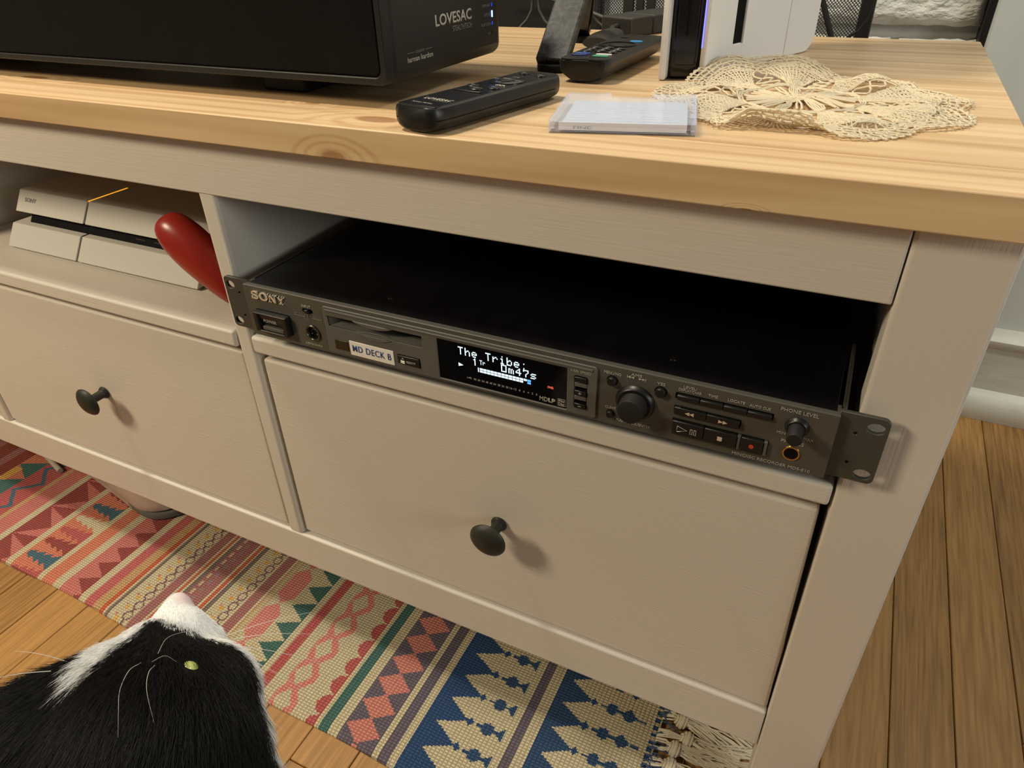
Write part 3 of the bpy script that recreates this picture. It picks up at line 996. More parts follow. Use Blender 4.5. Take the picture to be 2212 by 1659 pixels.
jk = MB().lathe([(0.0040, -0.002), (0.0040, 0.0008), (0.0046, 0.0008), (0.0046, 0.0003), (0.0048, 0.0)], (U(407.9), YP, V(-31.5)), n=36, cap=False).build('phones_jack', M['gold'], R_, smooth=True, label='brass ringed headphone jack')
MB().lathe([(0.0036, -0.0005), (0.0036, 0.0004), (0.0001, 0.0004)], (U(407.9), YP, V(-31.5)), n=28).build('jack_hole', M['hole'], jk)
ptext('MINIDISC RECORDER MDS-E10', 376.2, -42.2, 419.9, -40.2)
# screws on the lid
for u, y_ in ((120, 0.012), (330, 0.010)):
    MB().lathe([(0.0022, V(-1.2)), (0.0020, V(-0.8)), (0.0001, V(-0.7))], (U(u), y_, 0.0009), axis='Z', n=14).build('screw', M['blackp'], R_, smooth=True)

# ================================================================== THINGS ON THE WORKTOP
ZT = TT
# ---- speaker
SP = thing('center_speaker', 'long black cloth-fronted speaker with blue status lights at the left of the bench top', 'speaker', (-0.65, 0.12, ZT))
sx0, sx1, sy0, sy1, sz0, sz1 = -0.985, -0.315, 0.0405, 0.202, 0.5832, 0.700
sh = boxo('shell', M['spk'], SP, sx0, sx1, sy0, sy1, sz0, sz1, bevel=0.0085, seg=4)
frs = plate('front_frame', M['spk'], SP, rrect(sx0 + 0.001, sz0 + 0.0012, sx1 - 0.0012, sz1 - 0.001, 0.006), [rrect(sx0 + 0.006, sz0 + 0.0062, sx1 - 0.0062, sz1 - 0.006, 0.005)], 0.0382, 0.050, bevel=0.0008)
plate('front_cloth', M['cloth'], SP, rrect(sx0 + 0.0062, sz0 + 0.0064, sx1 - 0.0064, sz1 - 0.0062, 0.005), [], 0.0386, 0.046, bevel=0.0012)
for fx in (-0.93, -0.43):
    boxo('rubber_foot', M['blackm'], SP, fx - 0.02, fx + 0.02, 0.065, 0.185, ZT, sz0 + 0.001, bevel=0.002)
RX = Matrix(((0, 0, 1), (1, 0, 0), (0, 1, 0)))   # text facing +x: local X -> world Y, local Y -> world Z


def stext(t, y0, z0, y1, z1, m='ink', parent=SP, **k):
    return text('lettering', t, M[m], parent, sx1 + 0.0001, (y0 + y1) / 2, (z0 + z1) / 2, abs(y1 - y0), abs(z1 - z0), rot=RX, **k)


stext('LOVESAC', 0.0995, 0.6126, 0.1515, 0.6200, bold=0.02)
stext('STEALTHTECH', 0.1225, 0.6073, 0.1510, 0.6108, 'inkdim')
stext('harman', 0.0613, 0.5952, 0.0758, 0.5985)
stext('kardon', 0.0782, 0.5952, 0.0932, 0.5985)
stext('/', 0.0763, 0.5952, 0.0778, 0.5988, 'inkdim')
stext('SOUND BY', 0.0718, 0.5998, 0.0828, 0.6015, 'inkdim')
lm = MB()
lm.box(sx1, sx1 + 0.0002, 0.0616, 0.0704, 0.6006, 0.6009)
lm.box(sx1, sx1 + 0.0002, 0.0845, 0.0934, 0.6006, 0.6009)
lm.build('printed_lines', M['inkdim'], SP)
for t, a, z_ in (('HDMI ARC', 0.1690, 0.6194), ('OPTICAL', 0.1712, 0.6130), ('BLUETOOTH', 0.1665, 0.6065), ('AUX', 0.1765, 0.6000)):
    stext(t, a, z_ - 0.0010, 0.1815, z_ + 0.0010, 'inkdim')
for k, (z_, m_) in enumerate(((0.6194, 'blueled2'), (0.6130, 'blueled'), (0.6065, 'blueled2'), (0.6000, 'spk'))):
    h_ = 0.0022 if k == 1 else 0.0012
    MB().box(sx1 - 0.001, sx1 + 0.0003, 0.1841, 0.1850 + (0.0004 if k == 1 else 0), z_ - h_, z_ + h_).build('status_light', M[m_], SP, label='bright blue status light' if k == 1 else None)


def remote_loft(w, L, h, rn, zseam, topflat=0.82, n=10, end_r=0.010, ex=0.62):
    """body standing along local +y, flat rounded top, bowl-shaped underside"""
    rings = []
    ysamp = [0.0, 0.012, 0.04, 0.09, 0.16, 0.5, 0.84, 0.91, 0.96, 0.988, 1.0]
    for t in ysamp:
        d = min(t, 1 - t) * L
        k = 1.0 if d >= end_r else math.sqrt(max(0.0, 1 - (1 - d / end_r) ** 2))
        k = 0.55 + 0.45 * k
        ring = []
        hw = w / 2 * (1.0 if d >= end_r else (0.62 + 0.38 * math.sqrt(max(0, 1 - (1 - d / end_r) ** 2))))
        # cross-section, counter-clockwise
        pts = []
        for i in range(n + 1):       # underside
            a = math.pi + math.pi * i / n
            cx = math.copysign(abs(math.cos(a)) ** ex, math.cos(a))
            cz = math.copysign(abs(math.sin(a)) ** 0.85, math.sin(a))
            pts.append((hw * cx, zseam + zseam * cz * (0.72 + 0.28 * (k - .55) / .45)))
        pts.append((hw * 0.985, h - 0.0030))
        pts.append((hw * 0.93, h - 0.0008))
        pts.append((hw * topflat, h))
        pts.append((-hw * topflat, h))
        pts.append((-hw * 0.93, h - 0.0008))
        pts.append((-hw * 0.985, h - 0.0030))
        rings.append([(p[0], (t - 0.5) * L, p[1]) for p in pts])
    return MB().loft(rings)


# ---- soundbar remote at the front edge
RM = thing('remote_control', 'thick matt black remote control beside the speaker at the front edge', 'remote', (-0.2540, 0.0525, ZT), math.radians(-12.5))
remote_loft(0.0365, 0.128, 0.0150, 0.005, 0.0078, end_r=0.012).build('body', M['remote'], RM, smooth=True, world=False)
MB().box(-0.0147, 0.0147, -0.0595, 0.0585, 0.01485, 0.01515).build('top_face', M['remtop'], RM, world=False, bevel=0.0001)
sm = MB()
sm.tube([(-0.0184, -0.050, 0.0079), (-0.0176, -0.0585, 0.0079), (-0.0130, -0.0636, 0.0079), (0.0130, -0.0636, 0.0079), (0.0176, -0.0585, 0.0079), (0.0184, -0.050, 0.0079), (0.0184, 0.052, 0.0079)], 0.00022, 5)
sm.build('seam', M['hole'], RM, world=False)


def rtext(t, x, y, w, h, m='ink', parent=RM, z=0.01518, **k):
    return text('lettering', t, M[m], parent, x, y, z, w, h, rot=Matrix.Identity(3), world=False, extrude=0.00005, **k)


rtext('LOVESAC', 0.0012, -0.0420, 0.0215, 0.0042, bold=0.02)
rtext('STEALTHTECH', 0.0052, -0.0458, 0.0125, 0.0012, 'inkdim')
rtext('harman / kardon', -0.0015, -0.0530, 0.0155, 0.0018, 'ink')


def flat_button(parent, x, y, rx, ry, z, m, h=0.0010, name='button', n=24, label=None):
    rings = [[(x + rx * s * math.cos(2 * math.pi * k / n), y + ry * s * math.sin(2 * math.pi * k / n), z + dz) for k in range(n)] for s, dz in ((1.0, 0), (1.0, h * 0.6), (0.9, h), (0.5, h * 1.05))]
    return MB().loft(rings).build(name, m, parent, smooth=True, world=False, label=label)


zt = 0.0151
MB().box(-0.0110, 0.0110, -0.0165, -0.0145, zt, zt + 0.0009).build('bar_button', M['remote'], RM, bevel=0.0003, world=False)
for bx_, by_, r_ in ((-0.0085, 0.000, 0.0044), (0.0, -0.0070, 0.0046), (0.0085, 0.000, 0.0040), (0.0095, 0.0480, 0.0034), (-0.0060, 0.0500, 0.0034)):
    bt = flat_button(RM, bx_, by_, r_, r_ * 0.9, zt, M['remote'])
    rtext('+' if r_ == 0.0044 else 'SRC' if bx_ else 'BASS', bx_, by_, r_ * 0.9, 0.0011, 'ink', bt, z=zt + 0.0011)
rg_ = flat_button(RM, 0.0, 0.0240, 0.0125, 0.0125, zt, M['remtop'], 0.0009, 'ring_button')
flat_button(RM, 0.0, 0.0240, 0.0062, 0.0062, zt + 0.0006, M['remote'], 0.0010, 'centre_button')
rtext('RESET', 0.0, 0.0240, 0.0058, 0.0012, 'ink', rg_, z=zt + 0.0018)
rtext('MOVIES', 0.0, 0.0335, 0.0055, 0.0011, 'ink', rg_, z=zt + 0.0011)
rtext('MUSIC', 0.0, 0.0148, 0.0050, 0.0011, 'ink', rg_, z=zt + 0.0011)
rtext('NEWS', -0.0092, 0.0240, 0.0045, 0.0011, 'ink', rg_, z=zt + 0.0011)
rtext('MANUAL', 0.0092, 0.0240, 0.0048, 0.0011, 'ink', rg_, z=zt + 0.0011)
gl = MB()
for k in range(7):
    gl.lathe([(0.0005, zt), (0.0006, zt + 0.0006), (0.0001, zt + 0.0009)], (0.0035 + k * 0.0011, 0.0085 + 0.0004 * (k % 3), 0), axis='Z', n=6)
gl.build('crumbs', M['ink'], RM, world=False, kind='stuff')

# ---- streaming remote
FR = thing('remote_control', 'slim black streaming remote with coloured app buttons beside the white console', 'remote', (-0.2290, 0.2340, ZT), math.radians(-1.5))
remote_loft(0.0405, 0.142, 0.0168, 0.005, 0.0135, topflat=0.93, end_r=0.006, ex=0.95).build('body', M['remote'], FR, smooth=True, world=False)
MB().tube([(-0.0150, -0.0708, 0.0150), (-0.006, -0.0716, 0.0156), (0.006, -0.0716, 0.0156), (0.0150, -0.0708, 0.0150)], 0.0006, 8).build('end_trim', M['gloss'], FR, world=False)
zt = 0.0168
M['appblue'] = mat('button_blue', srgb(60, 95, 170), rough=0.4)
M['appnavy'] = mat('button_navy', srgb(45, 60, 120), rough=0.4)
M['appred'] = mat('button_white', srgb(235, 225, 225), rough=0.4)
M['appgreen'] = mat('button_green', srgb(70, 165, 125), rough=0.4)
M['alexa'] = mat('button_sky', srgb(50, 150, 215), rough=0.4)
for (x_, y_, m_, lb, t) in ((-0.0095, -0.0455, 'appblue', 'blue app button', ''), (-0.0095, -0.0530, 'appnavy', 'navy app button', ''), (0.0085, -0.0475, 'appred', 'white app button', 'APP'), (0.0085, -0.0550, 'appgreen', 'green app button', 'tv')):
    rings = []
    b_ = MB()
    rr_ = rrect(x_ - 0.0062, y_ - 0.0026, x_ + 0.0062, y_ + 0.0026, 0.0024, 5)
    b_.loft([[(p[0], p[1], zt + dz) for p in rr_] for dz in (0, 0.0008)])
    b_.build('app_button', M[m_], FR, label=lb, world=False, bevel=0.0002)
for bx_, by_ in ((-0.0105, -0.036), (0.0, -0.033), (-0.0105, -0.026), (0.0105, -0.036), (0.0105, -0.027), (0.0, -0.024), (-0.0105, -0.016), (0.0105, -0.018), (0.0, -0.015)):
    bt = flat_button(FR, bx_, by_, 0.0046, 0.0034, zt, M['blackp'])
    MB().box(bx_ - 0.0016, bx_ + 0.0016, by_ - 0.0004, by_ + 0.0004, zt + 0.0010, zt + 0.0012).build('button_symbol', M['ink'], bt, world=False)
rb = MB()
rb.tube([(0.0145 * math.cos(2 * math.pi * k / 32), 0.006 + 0.0145 * math.sin(2 * math.pi * k / 32), zt + 0.0003) for k in range(33)], 0.0009, 8, cap=False)
rb.build('ring_button', M['blackp'], FR, world=False, smooth=True)
flat_button(FR, 0.0, 0.006, 0.0078, 0.0078, zt, M['remote'], 0.0007, 'centre_button')
flat_button(FR, 0.0085, 0.0270, 0.0055, 0.0040, zt, M['alexa'], 0.0008, 'voice_button', label='sky blue voice button')
flat_button(FR, -0.0095, 0.0500, 0.0038, 0.0038, zt, M['blackp'], 0.0008, 'power_button')
text('lettering', 'tv', M['inkdim'], FR, 0.0, -0.0622, zt + 0.0001, 0.0050, 0.0022, rot=Matrix.Identity(3), world=False, extrude=0.00004)

# ---- clear disc case
JC = thing('disc_case', 'clear plastic minidisc case holding a pale printed card in front of the doily', 'disc case', (-0.1640, 0.0660, ZT), math.radians(13.6))
w2, l2, hC = 0.0410, 0.0395, 0.0075
lid = MB()
tk = 0.0011
# base tray and lid with a thumb notch in the far edge
base_ = MB().box(-w2, w2, -l2, l2, 0.0, tk)
for s in (-1, 1):
    base_.box(s * w2 - (tk if s > 0 else 0), s * w2 + (tk if s < 0 else 0), -l2, l2, tk, hC - tk)
base_.box(-w2 + 0.004, w2 - 0.004, -l2, -l2 + tk, tk, 0.0022)
bo = base_.build('tray', M['clear'], JC, world=False, bevel=0.0002)
out = [(-w2, -l2), (w2, -l2), (w2, l2), (0.0150, l2), (0.0135, l2 - 0.0110), (-0.0115, l2 - 0.0110), (-0.0130, l2), (-w2, l2)]
ld = plate('lid', M['clear'], JC, out, [], 0, tk - 0.0002, T=Matrix(((1, 0, 0, 0), (0, 1, 0, 0), (0, 0, 1, hC - tk / 2), (0, 0, 0, 1))))
MB().box(-w2 + 0.0030, w2 - 0.0030, -l2 + 0.0002, -l2 + 0.0010, 0.0034, hC - 0.0012).build('lid_lip', M['clear'], JC, world=False, bevel=0.0002)
for s in (-1, 1):
    MB().lathe([(0.0022, -0.0012), (0.0022, 0.0012)], (s * (w2 - 0.0016), -l2 + 0.0036, 0.0040), axis='X', n=16).build('hinge', M['clear'], JC, world=False)
cdp = [(-w2 + 0.0070, -l2 + 0.0030), (w2 - 0.0050, -l2 + 0.0030), (w2 - 0.0050, l2 - 0.0150), (0.0125, l2 - 0.0150), (0.0105, l2 - 0.0165), (-0.0110, l2 - 0.0165), (-0.0130, l2 - 0.0150), (-w2 + 0.0070, l2 - 0.0150)]
cardo = plate('printed_card', M['card'], JC, cdp, [], 0, 0.0004, T=Matrix(((1, 0, 0, 0), (0, 1, 0, 0), (0, 0, 1, 0.0050), (0, 0, 0, 1))))
MB().box(-w2 + 0.0055, w2 - 0.0050, -l2 + 0.0024, -l2 + 0.0034, 0.0014, 0.0058).build('card_spine', M['cardw'], JC, world=False)
MB().box(-w2 + 0.0055, w2 - 0.0050, -l2 + 0.0030, -l2 + 0.0120, 0.0012, 0.0018).build('card_fold', M['cardw'], JC, world=False)
pl = MB()
rr = random.Random(3)
for k in range(7):
    yy = -l2 + 0.010 + k * 0.0058
    x = -w2 + 0.010
    while x < w2 - 0.010:
        w_ = rr.uniform(0.003, 0.012)
        if rr.random() < 0.75:
            pl.box(x, min(x + w_, w2 - 0.008), yy, yy + 0.0006, 0.00522, 0.00526)
        x += w_ + 0.002
pl.build('faint_print', M['inkfaint'], cardo, world=False, kind='stuff')
text('lettering', 'FINE', M['inkfaint'], JC, -0.022, -l2 + 0.0023, 0.0030, 0.0100, 0.0014, world=False, extrude=0.00003)

# ---- tall white console
PS = thing('game_console', 'tall white game console standing upright with glossy black centre and disc slot', 'game console', (-0.14, 0.29, ZT))


def upright_plate(name, p0, p1, z0, z1, m, parent, holes=(), outer=None, th=0.0045, bevel=0.0010, label=None):
    """plate in the vertical plane through p0 and p1; drawn as (distance from p0, z)"""
    d = Vector((p1[0] - p0[0], p1[1] - p0[1], 0))
    Ls = d.length
    d.normalize()
    nrm = Vector((d.y, -d.x, 0))
    off = base(parent)
    T = Matrix(((d.x, 0, nrm.x, p0[0] - off.x - nrm.x * th / 2), (d.y, 0, nrm.y, p0[1] - off.y - nrm.y * th / 2), (0, 1, 0, -off.z), (0, 0, 0, 1)))
    o = plate(name, m, parent, outer if outer else [(0, z0), (Ls, z0), (Ls, z1), (0, z1)], holes, 0, th, T=T, bevel=bevel, label=label)
    return o


zc1 = 0.90
pA, pB_ = (-0.1490, 0.2015), (-0.1095, 0.3270)
slot = rrect(0.0400, 0.5905, 0.0545, 0.72, 0.0012)
upright_plate('side_shell', pA, pB_, 0.5705, zc1, M['white_pl'], PS, holes=[slot])
# recess behind the slot
dd = Vector((pB_[0] - pA[0], pB_[1] - pA[1], 0)).normalized()
nn_ = Vector((dd.y, -dd.x, 0))


def slab(name, s0, s1, z0, z1, n0, n1, m, parent, bevel=0.0):
    q = []
    for s, n in ((s0, n0), (s1, n0), (s1, n1), (s0, n1)):
        p = Vector((pA[0], pA[1], 0)) + dd * s + nn_ * n
        q.append(p)
    return MB().hexa([(p.x, p.y, z0) for p in q], [(p.x, p.y, z1) for p in q]).build(name, m, parent, bevel=bevel)


slab('disc_slot', 0.0401, 0.0525, 0.5906, 0.7195, -0.0105, -0.0006, M['hole'], PS)
slab('slot_rim', 0.0525, 0.0550, 0.5900, 0.7205, -0.003, 0.0001, mat('rim_grey', (0.30, 0.30, 0.30, 1), rough=0.5), PS)
pC = (-0.0905, 0.3740)
LL = math.hypot(pC[0] - pB_[0], pC[1] - pB_[1])
r0 = 0.016
oc = [(0, 0.5705)] + [(LL - r0 + r0 * math.cos(math.radians(a)), 0.5705 + r0 + r0 * math.sin(math.radians(a))) for a in range(270, 361, 15)] + [(LL, zc1), (0, zc1)]
upright_plate('rear_shell', pB_, pC, 0.5705, zc1, M['white_pl'], PS, outer=oc)
qA, qB = (-0.1805, 0.1920), (-0.1900, 0.3700)
d_ = Vector((qB[0] - qA[0], qB[1] - qA[1], 0)).normalized()
n_ = Vector((d_.y, -d_.x, 0))
q = [Vector((qA[0], qA[1], 0)), Vector((qB[0], qB[1], 0)), Vector((qB[0], qB[1], 0)) + n_ * 0.0050, Vector((qA[0], qA[1], 0)) + n_ * 0.0050]
MB().hexa([(p.x, p.y, 0.5705) for p in q], [(p.x, p.y, zc1) for p in q]).build('side_shell', M['white_pl'], PS, bevel=0.0014, seg=3)
body = [(-0.1752, 0.2010), (-0.1545, 0.2060), (-0.1000, 0.3700), (-0.1840, 0.3700)]
MB().hexa([(x, y, 0.5702) for x, y in body], [(x, y, zc1 - 0.012) for x, y in body]).build('centre_body', M['gloss'], PS, bevel=0.002, seg=3)
MB().hexa([(-0.1715, 0.2005, 0.58), (-0.1570, 0.2040, 0.58), (-0.1570, 0.2055, 0.58), (-0.1715, 0.2022, 0.58)],
          [(-0.1715, 0.2005, 0.84), (-0.1570, 0.2040, 0.84), (-0.1570, 0.2055, 0.84), (-0.1715, 0.2022, 0.84)]).build('gloss_panel', mat('smoky_gloss', (0.010, 0.009, 0.008, 1), rough=0.12), PS, bevel=0.0006)
MB().box(-0.1645, -0.1639, 0.2012, 0.2025, 0.60, 0.76).build('seam', M['hole'], PS)
MB().box(-0.1527, -0.1519, 0.2015, 0.2035, 0.592, 0.86).build('light_strip', mat('blue_strip', (0.3, 0.3, 0.9, 1), emit=(0.18, 0.20, 1.0, 1), estr=1.1), PS, label='blue light strip along the inner edge of the shell')

# ---- TV stand foot
FT = thing('tv_stand_foot', 'black glossy V-shaped stand foot covered in dust and fingerprints', 'stand foot', (-0.275, 0.27, ZT))
dm_ = bpy.data.materials.new('dusty_gloss')
dm_.use_nodes = True
nt = dm_.node_tree
bs = nt.nodes['Principled BSDF']
ge = nt.nodes.new('ShaderNodeNewGeometry')
nz = nt.nodes.new('ShaderNodeTexNoise'); nz.inputs['Scale'].default_value = 70; nz.inputs['Detail'].default_value = 8; nz.inputs['Roughness'].default_value = 0.7; nz.inputs['Distortion'].default_value = 2.5
nt.links.new(ge.outputs['Position'], nz.inputs['Vector'])
cr = nt.nodes.new('ShaderNodeValToRGB')
cr.color_ramp.elements[0].position = 0.42; cr.color_ramp.elements[0].color = (0.012, 0.012, 0.012, 1)
cr.color_ramp.elements[1].position = 0.72; cr.color_ramp.elements[1].color = (0.11, 0.115, 0.12, 1)
nt.links.new(nz.outputs[0], cr.inputs[0]); nt.links.new(cr.outputs[0], bs.inputs['Base Color'])
bs.inputs['Roughness'].default_value = 0.42
M['dusty'] = dm_


def leg(name, pts, x0, x1, th, m, parent):
    """flat leg following (y, z, x shift) points"""
    rings = []
    for i, (y_, z_, s_) in enumerate(pts):
        a = pts[max(0, i - 1)]
        b = pts[min(len(pts) - 1, i + 1)]
        ty, tz = b[0] - a[0], b[1] - a[1]
        l = math.hypot(ty, tz)
        ny, nz_ = -tz / l, ty / l
        A_, B_ = x0 + s_, x1 + s_
        rings.append([(A_, y_ + ny * th / 2, z_ + nz_ * th / 2), (B_, y_ + ny * th / 2, z_ + nz_ * th / 2), (B_, y_ - ny * th / 2, z_ - nz_ * th / 2), (A_, y_ - ny * th / 2, z_ - nz_ * th / 2)])
    return MB().loft(rings).build(name, m, parent, bevel=0.0018, seg=3)


leg('front_leg', [(0.2030, 0.5770, 0.004), (0.2140, 0.5850, 0.003), (0.2600, 0.6150, -0.003), (0.3060, 0.6560, -0.008), (0.316, 0.676, -0.009)], -0.2895, -0.2615, 0.0075, M['dusty'], FT)
leg('back_leg', [(0.316, 0.676, -0.009), (0.322, 0.655, -0.010), (0.345, 0.615, -0.022), (0.366, 0.585, -0.034), (0.376, 0.577, -0.038)], -0.2890, -0.2655, 0.0070, M['gloss'], FT)
boxo('neck', M['gloss'], FT, -0.2985, -0.2705, 0.300, 0.332, 0.665, 0.86, bevel=0.003)
rbp = [(math.cos(2 * math.pi * k / 24), math.sin(2 * math.pi * k / 24)) for k in range(24)]
for xx_, yy in ((-0.2715, 0.2060), (-0.315, 0.3740)):
    MB().loft([[(xx_ + 0.0135 * a, yy + 0.0105 * b, zz) for a, b in rbp] for zz in (ZT, ZT + 0.0062)]).build('rubber_pad', M['blackm'], FT, bevel=0.0012)

# ---- adapter box with lead
AD = thing('adapter_box', 'dark grey rectangular adapter box with a flared cable lying behind the remotes', 'adapter', (-0.28, 0.44, ZT))
ad = Vector((0.40, 0.92, 0)).normalized()
aw = Vector((0.92, -0.40, 0)).normalized()
a0 = Vector((-0.3125, 0.4330, 0))


def abox(name, s0, s1, w0, w1, z0, z1, m, bevel):
    q = [a0 + ad * s + aw * w for s, w in ((s0, w0), (s0, w1), (s1, w1), (s1, w0))]
    return MB().hexa([(p.x, p.y, z0) for p in q], [(p.x, p.y, z1) for p in q]).build(name, m, AD, bevel=bevel, seg=3)


M['adap'] = mat('adapter_grey', (0.035, 0.034, 0.031, 1), rough=0.6)
abox('end_cap', -0.0, 0.0335, 0, 0.0440, ZT, ZT + 0.0185, M['adap'], 0.002)
abox('case', 0.0343, 0.105, 0, 0.0440, ZT, ZT + 0.0188, M['adap'], 0.002)
abox('end_face', -0.0008, 0.002, 0.002, 0.042, ZT + 0.001, ZT + 0.0172, M['blackm'], 0.001)
p_ = a0 + aw * 0.024
MB().tube([(p_.x, p_.y, ZT + 0.010), (p_.x - 0.002, p_.y - 0.012, ZT + 0.0092), (-0.287, 0.400, ZT + 0.0075), (-0.2862, 0.385, ZT + 0.0066)], [0.0026, 0.0026, 0.0028, 0.0034], 12).build('cable', M['adap'], AD, smooth=True)
rings = []
for k, (yy, hw, hh) in enumerate(((0.398, 0.0040, 0.0040), (0.388, 0.0085, 0.0060), (0.372, 0.0125, 0.0068), (0.350, 0.0140, 0.0066), (0.332, 0.0135, 0.0050))):
    cxx = -0.2800 + (0.398 - yy) * -0.02
    rings.append([(cxx + hw * math.cos(2 * math.pi * j / 20), yy, ZT + hh + hh * math.sin(2 * math.pi * j / 20) * 0.98) for j in range(20)])
MB().loft(rings).build('flared_plug', M['adap'], AD, smooth=True)

# ---- lace doily
def smoothstep(a, b, x):
    t = np.clip((x - a) / (b - a), 0, 1)
    return t * t * (3 - 2 * t)


DC = np.array([-0.0760, 0.1480])
NP_ = 9


def drape(r, a):
    """doily polar coordinates (r in 0..1, angle) -> world points lying in folds on the bench top"""
    a = np.asarray(a, float); r = np.asarray(r, float)
    R = 0.098 * (1 + 0.05 * np.cos(a - 0.2))
    x = DC[0] + R * r * np.cos(a)
    y = DC[1] + R * r * np.sin(a)
    z = 0.0012 + 0.0010 * np.sin(9 * a + 7 * r) * r
    deg = np.degrees(a) % 360
    w = smoothstep(74, 102, deg) * (1 - smoothstep(126, 165, deg))
    z = z + w * smoothstep(0.50, 1.02, r) * 0.0135
    y = y + w * smoothstep(0.5, 1.0, r) * 0.000 - w * smoothstep(0.75, 1.1, r) * 0.006
    w2_ = smoothstep(250, 262, deg) * (1 - smoothstep(276, 290, deg))
    z = z + w2_ * smoothstep(0.70, 1.0, r) * 0.011
    y = y + w2_ * smoothstep(0.80, 1.1, r) * 0.014
    w3 = smoothstep(20, 40, deg) * (1 - smoothstep(55, 80, deg))
    z = z + w3 * np.sin(np.pi * np.clip((r - 0.45) / 0.4, 0, 1)) * 0.005
    w4 = smoothstep(170, 190, deg) * (1 - smoothstep(205, 225, deg))
    z = z + w4 * np.sin(np.pi * np.clip((r - 0.35) / 0.5, 0, 1)) * 0.004
    z = z + 0.0030 * np.clip(np.sin(5.3 * x / 0.05 + 2.0) * np.sin(y / 0.018), 0, 1) * (r < 0.8)
    return np.stack([x, y, ZT + 0.0006 + z], -1)


dl = MB()
rj = random.Random(11)
TH = 0.00058


def thread(rs, as_, th=TH, jit=0.006):
    rs = np.array(rs, float); as_ = np.array(as_, float)
    n = len(rs)
    rs = rs + np.array([rj.uniform(-jit, jit) for _ in range(n)])
    as_ = as_ + np.array([rj.uniform(-jit, jit) for _ in range(n)])
    p = drape(rs, as_)
    p[:, 2] += [rj.uniform(-0.0003, 0.0004) for _ in range(n)]
    dl.tube([tuple(q) for q in p], th, 4)


def arc(r, a0, a1, n=None, th=TH, jit=0.004):
    n = n or max(3, int(abs(a1 - a0) * r * 30) + 2)
    thread([r] * n, np.linspace(a0, a1, n), th, jit)


pit = 2 * math.pi / NP_
for r in (0.02, 0.035, 0.05, 0.065, 0.08, 0.10, 0.12):
    arc(r, 0, 2 * math.pi, 24)
for k in range(36):
    a = 2 * math.pi * k / 36
    thread([0.0, 0.06, 0.12], [a, a, a])
for p in range(NP_):
    ac = pit * (p + 0.5)
    # inner star: thick petals with big holes between
    for s in np.linspace(-1, 1, 6):
        aw_ = 0.20 * pit
        rs_ = np.linspace(0.12, 0.36, 5)
        thread(rs_, ac + s * aw_ * np.sin(np.pi * (rs_ - 0.10) / 0.30) ** 0.8)
    for s in (-1, 1):
        thread([0.12, 0.22, 0.34], [ac + pit * 0.5 * 1, ac + pit * (0.5 - 0.10 * s), ac + pit * (0.5 - 0.06 * s)], TH * 1.3)
arc(0.37, 0, 2 * math.pi, 90)
arc(0.385, 0, 2 * math.pi, 90)
arc(0.40, 0, 2 * math.pi, 90)
for p in range(NP_):
    ac = pit * (p + 0.5)
    # fan: dense netted wedge growing outwards
    nrad = 15
    rmax = 0.80
    for s in np.linspace(-1, 1, 15):
        rs_ = np.linspace(0.40, rmax - 0.05 * s * s, 10)
        hw_ = 0.14 * pit + 0.30 * pit * (rs_ - 0.40) / (rmax - 0.40)
        thread(rs_, ac + s * hw_)
    for r in np.linspace(0.42, rmax, nrad):
        hw_ = 0.14 * pit + 0.30 * pit * (r - 0.40) / (rmax - 0.40)
        aa = np.linspace(-1, 1, 11)
        thread(r - 0.05 * aa * aa * (r - 0.40) / 0.4, ac + aa * hw_)
    # open loops in the valley
    av = pit * p
    for (r0_, r1_, w_) in ((0.41, 0.52, 0.20), (0.52, 0.63, 0.15), (0.63, 0.74, 0.11)):
        for s in (-1, 1):
            t = np.linspace(0, 1, 6)
            thread(r0_ + (r1_ - r0_) * t, av + s * w_ * pit * np.sin(np.pi * t), TH * 1.2)
    # scalloped outer border: rows of round meshes
    for k in range(7):
        f = -1 + 2 * k / 6
        for row_ in range(4):
            rc = 0.80 + row_ * 0.055 - (0.045 + 0.016 * row_) * f * f
            aC = ac + f * pit * 0.44 + (0.03 * pit if row_ % 2 else 0)
            n_ = 7
            t = np.linspace(0, 2 * math.pi, n_)
            thread(rc + 0.026 * np.cos(t), aC + 0.058 * pit * np.sin(t), TH, 0.005)
    for row_ in range(5):
        aa = np.linspace(-1, 1, 14)
        thread(0.775 + row_ * 0.055 - (0.040 + 0.015 * row_) * aa * aa, ac + aa * pit * 0.48, TH * 1.15, 0.004)
    # picot edge
    for k in range(13):
        f = -1 + 2 * k / 12
        rc = 1.005 - 0.100 * f * f
        t = np.linspace(-0.2 * math.pi, 1.2 * math.pi, 5)
        thread(rc + 0.012 * np.sin(t), ac + f * pit * 0.48 + 0.018 * pit * np.cos(t), TH, 0.002)
DO = dl.build('lace_doily', M['lace'], None, local_origin=(DC[0], DC[1], ZT))
tag(DO, 'cream crocheted lace doily lying rumpled on the right of the bench top', 'doily')

# ================================================================== ON THE LEFT SHELF
PC = thing('game_console', 'flat white slanted game console with an amber light on the left shelf', 'game console', (-0.708, 0.2, ZS1))
fy = lambda z: 0.0450 + (z - 0.389) * 0.66
sxr = lambda z: (z - 0.389) * 0.18


def pslab(name, x0, x1, z0, z1, m, inset=0.0, yb=0.345, bevel=0.0008):
    b_ = [(x0, fy(z0) + inset, z0), (x1, fy(z0) + inset, z0), (x1, yb, z0), (x0, yb, z0)]
    t_ = [(x0, fy(z1) + inset, z1), (x1, fy(z1) + inset, z1), (x1, yb, z1), (x0, yb, z1)]
    return MB().hexa(b_, t_).build(name, m, PC, bevel=bevel)


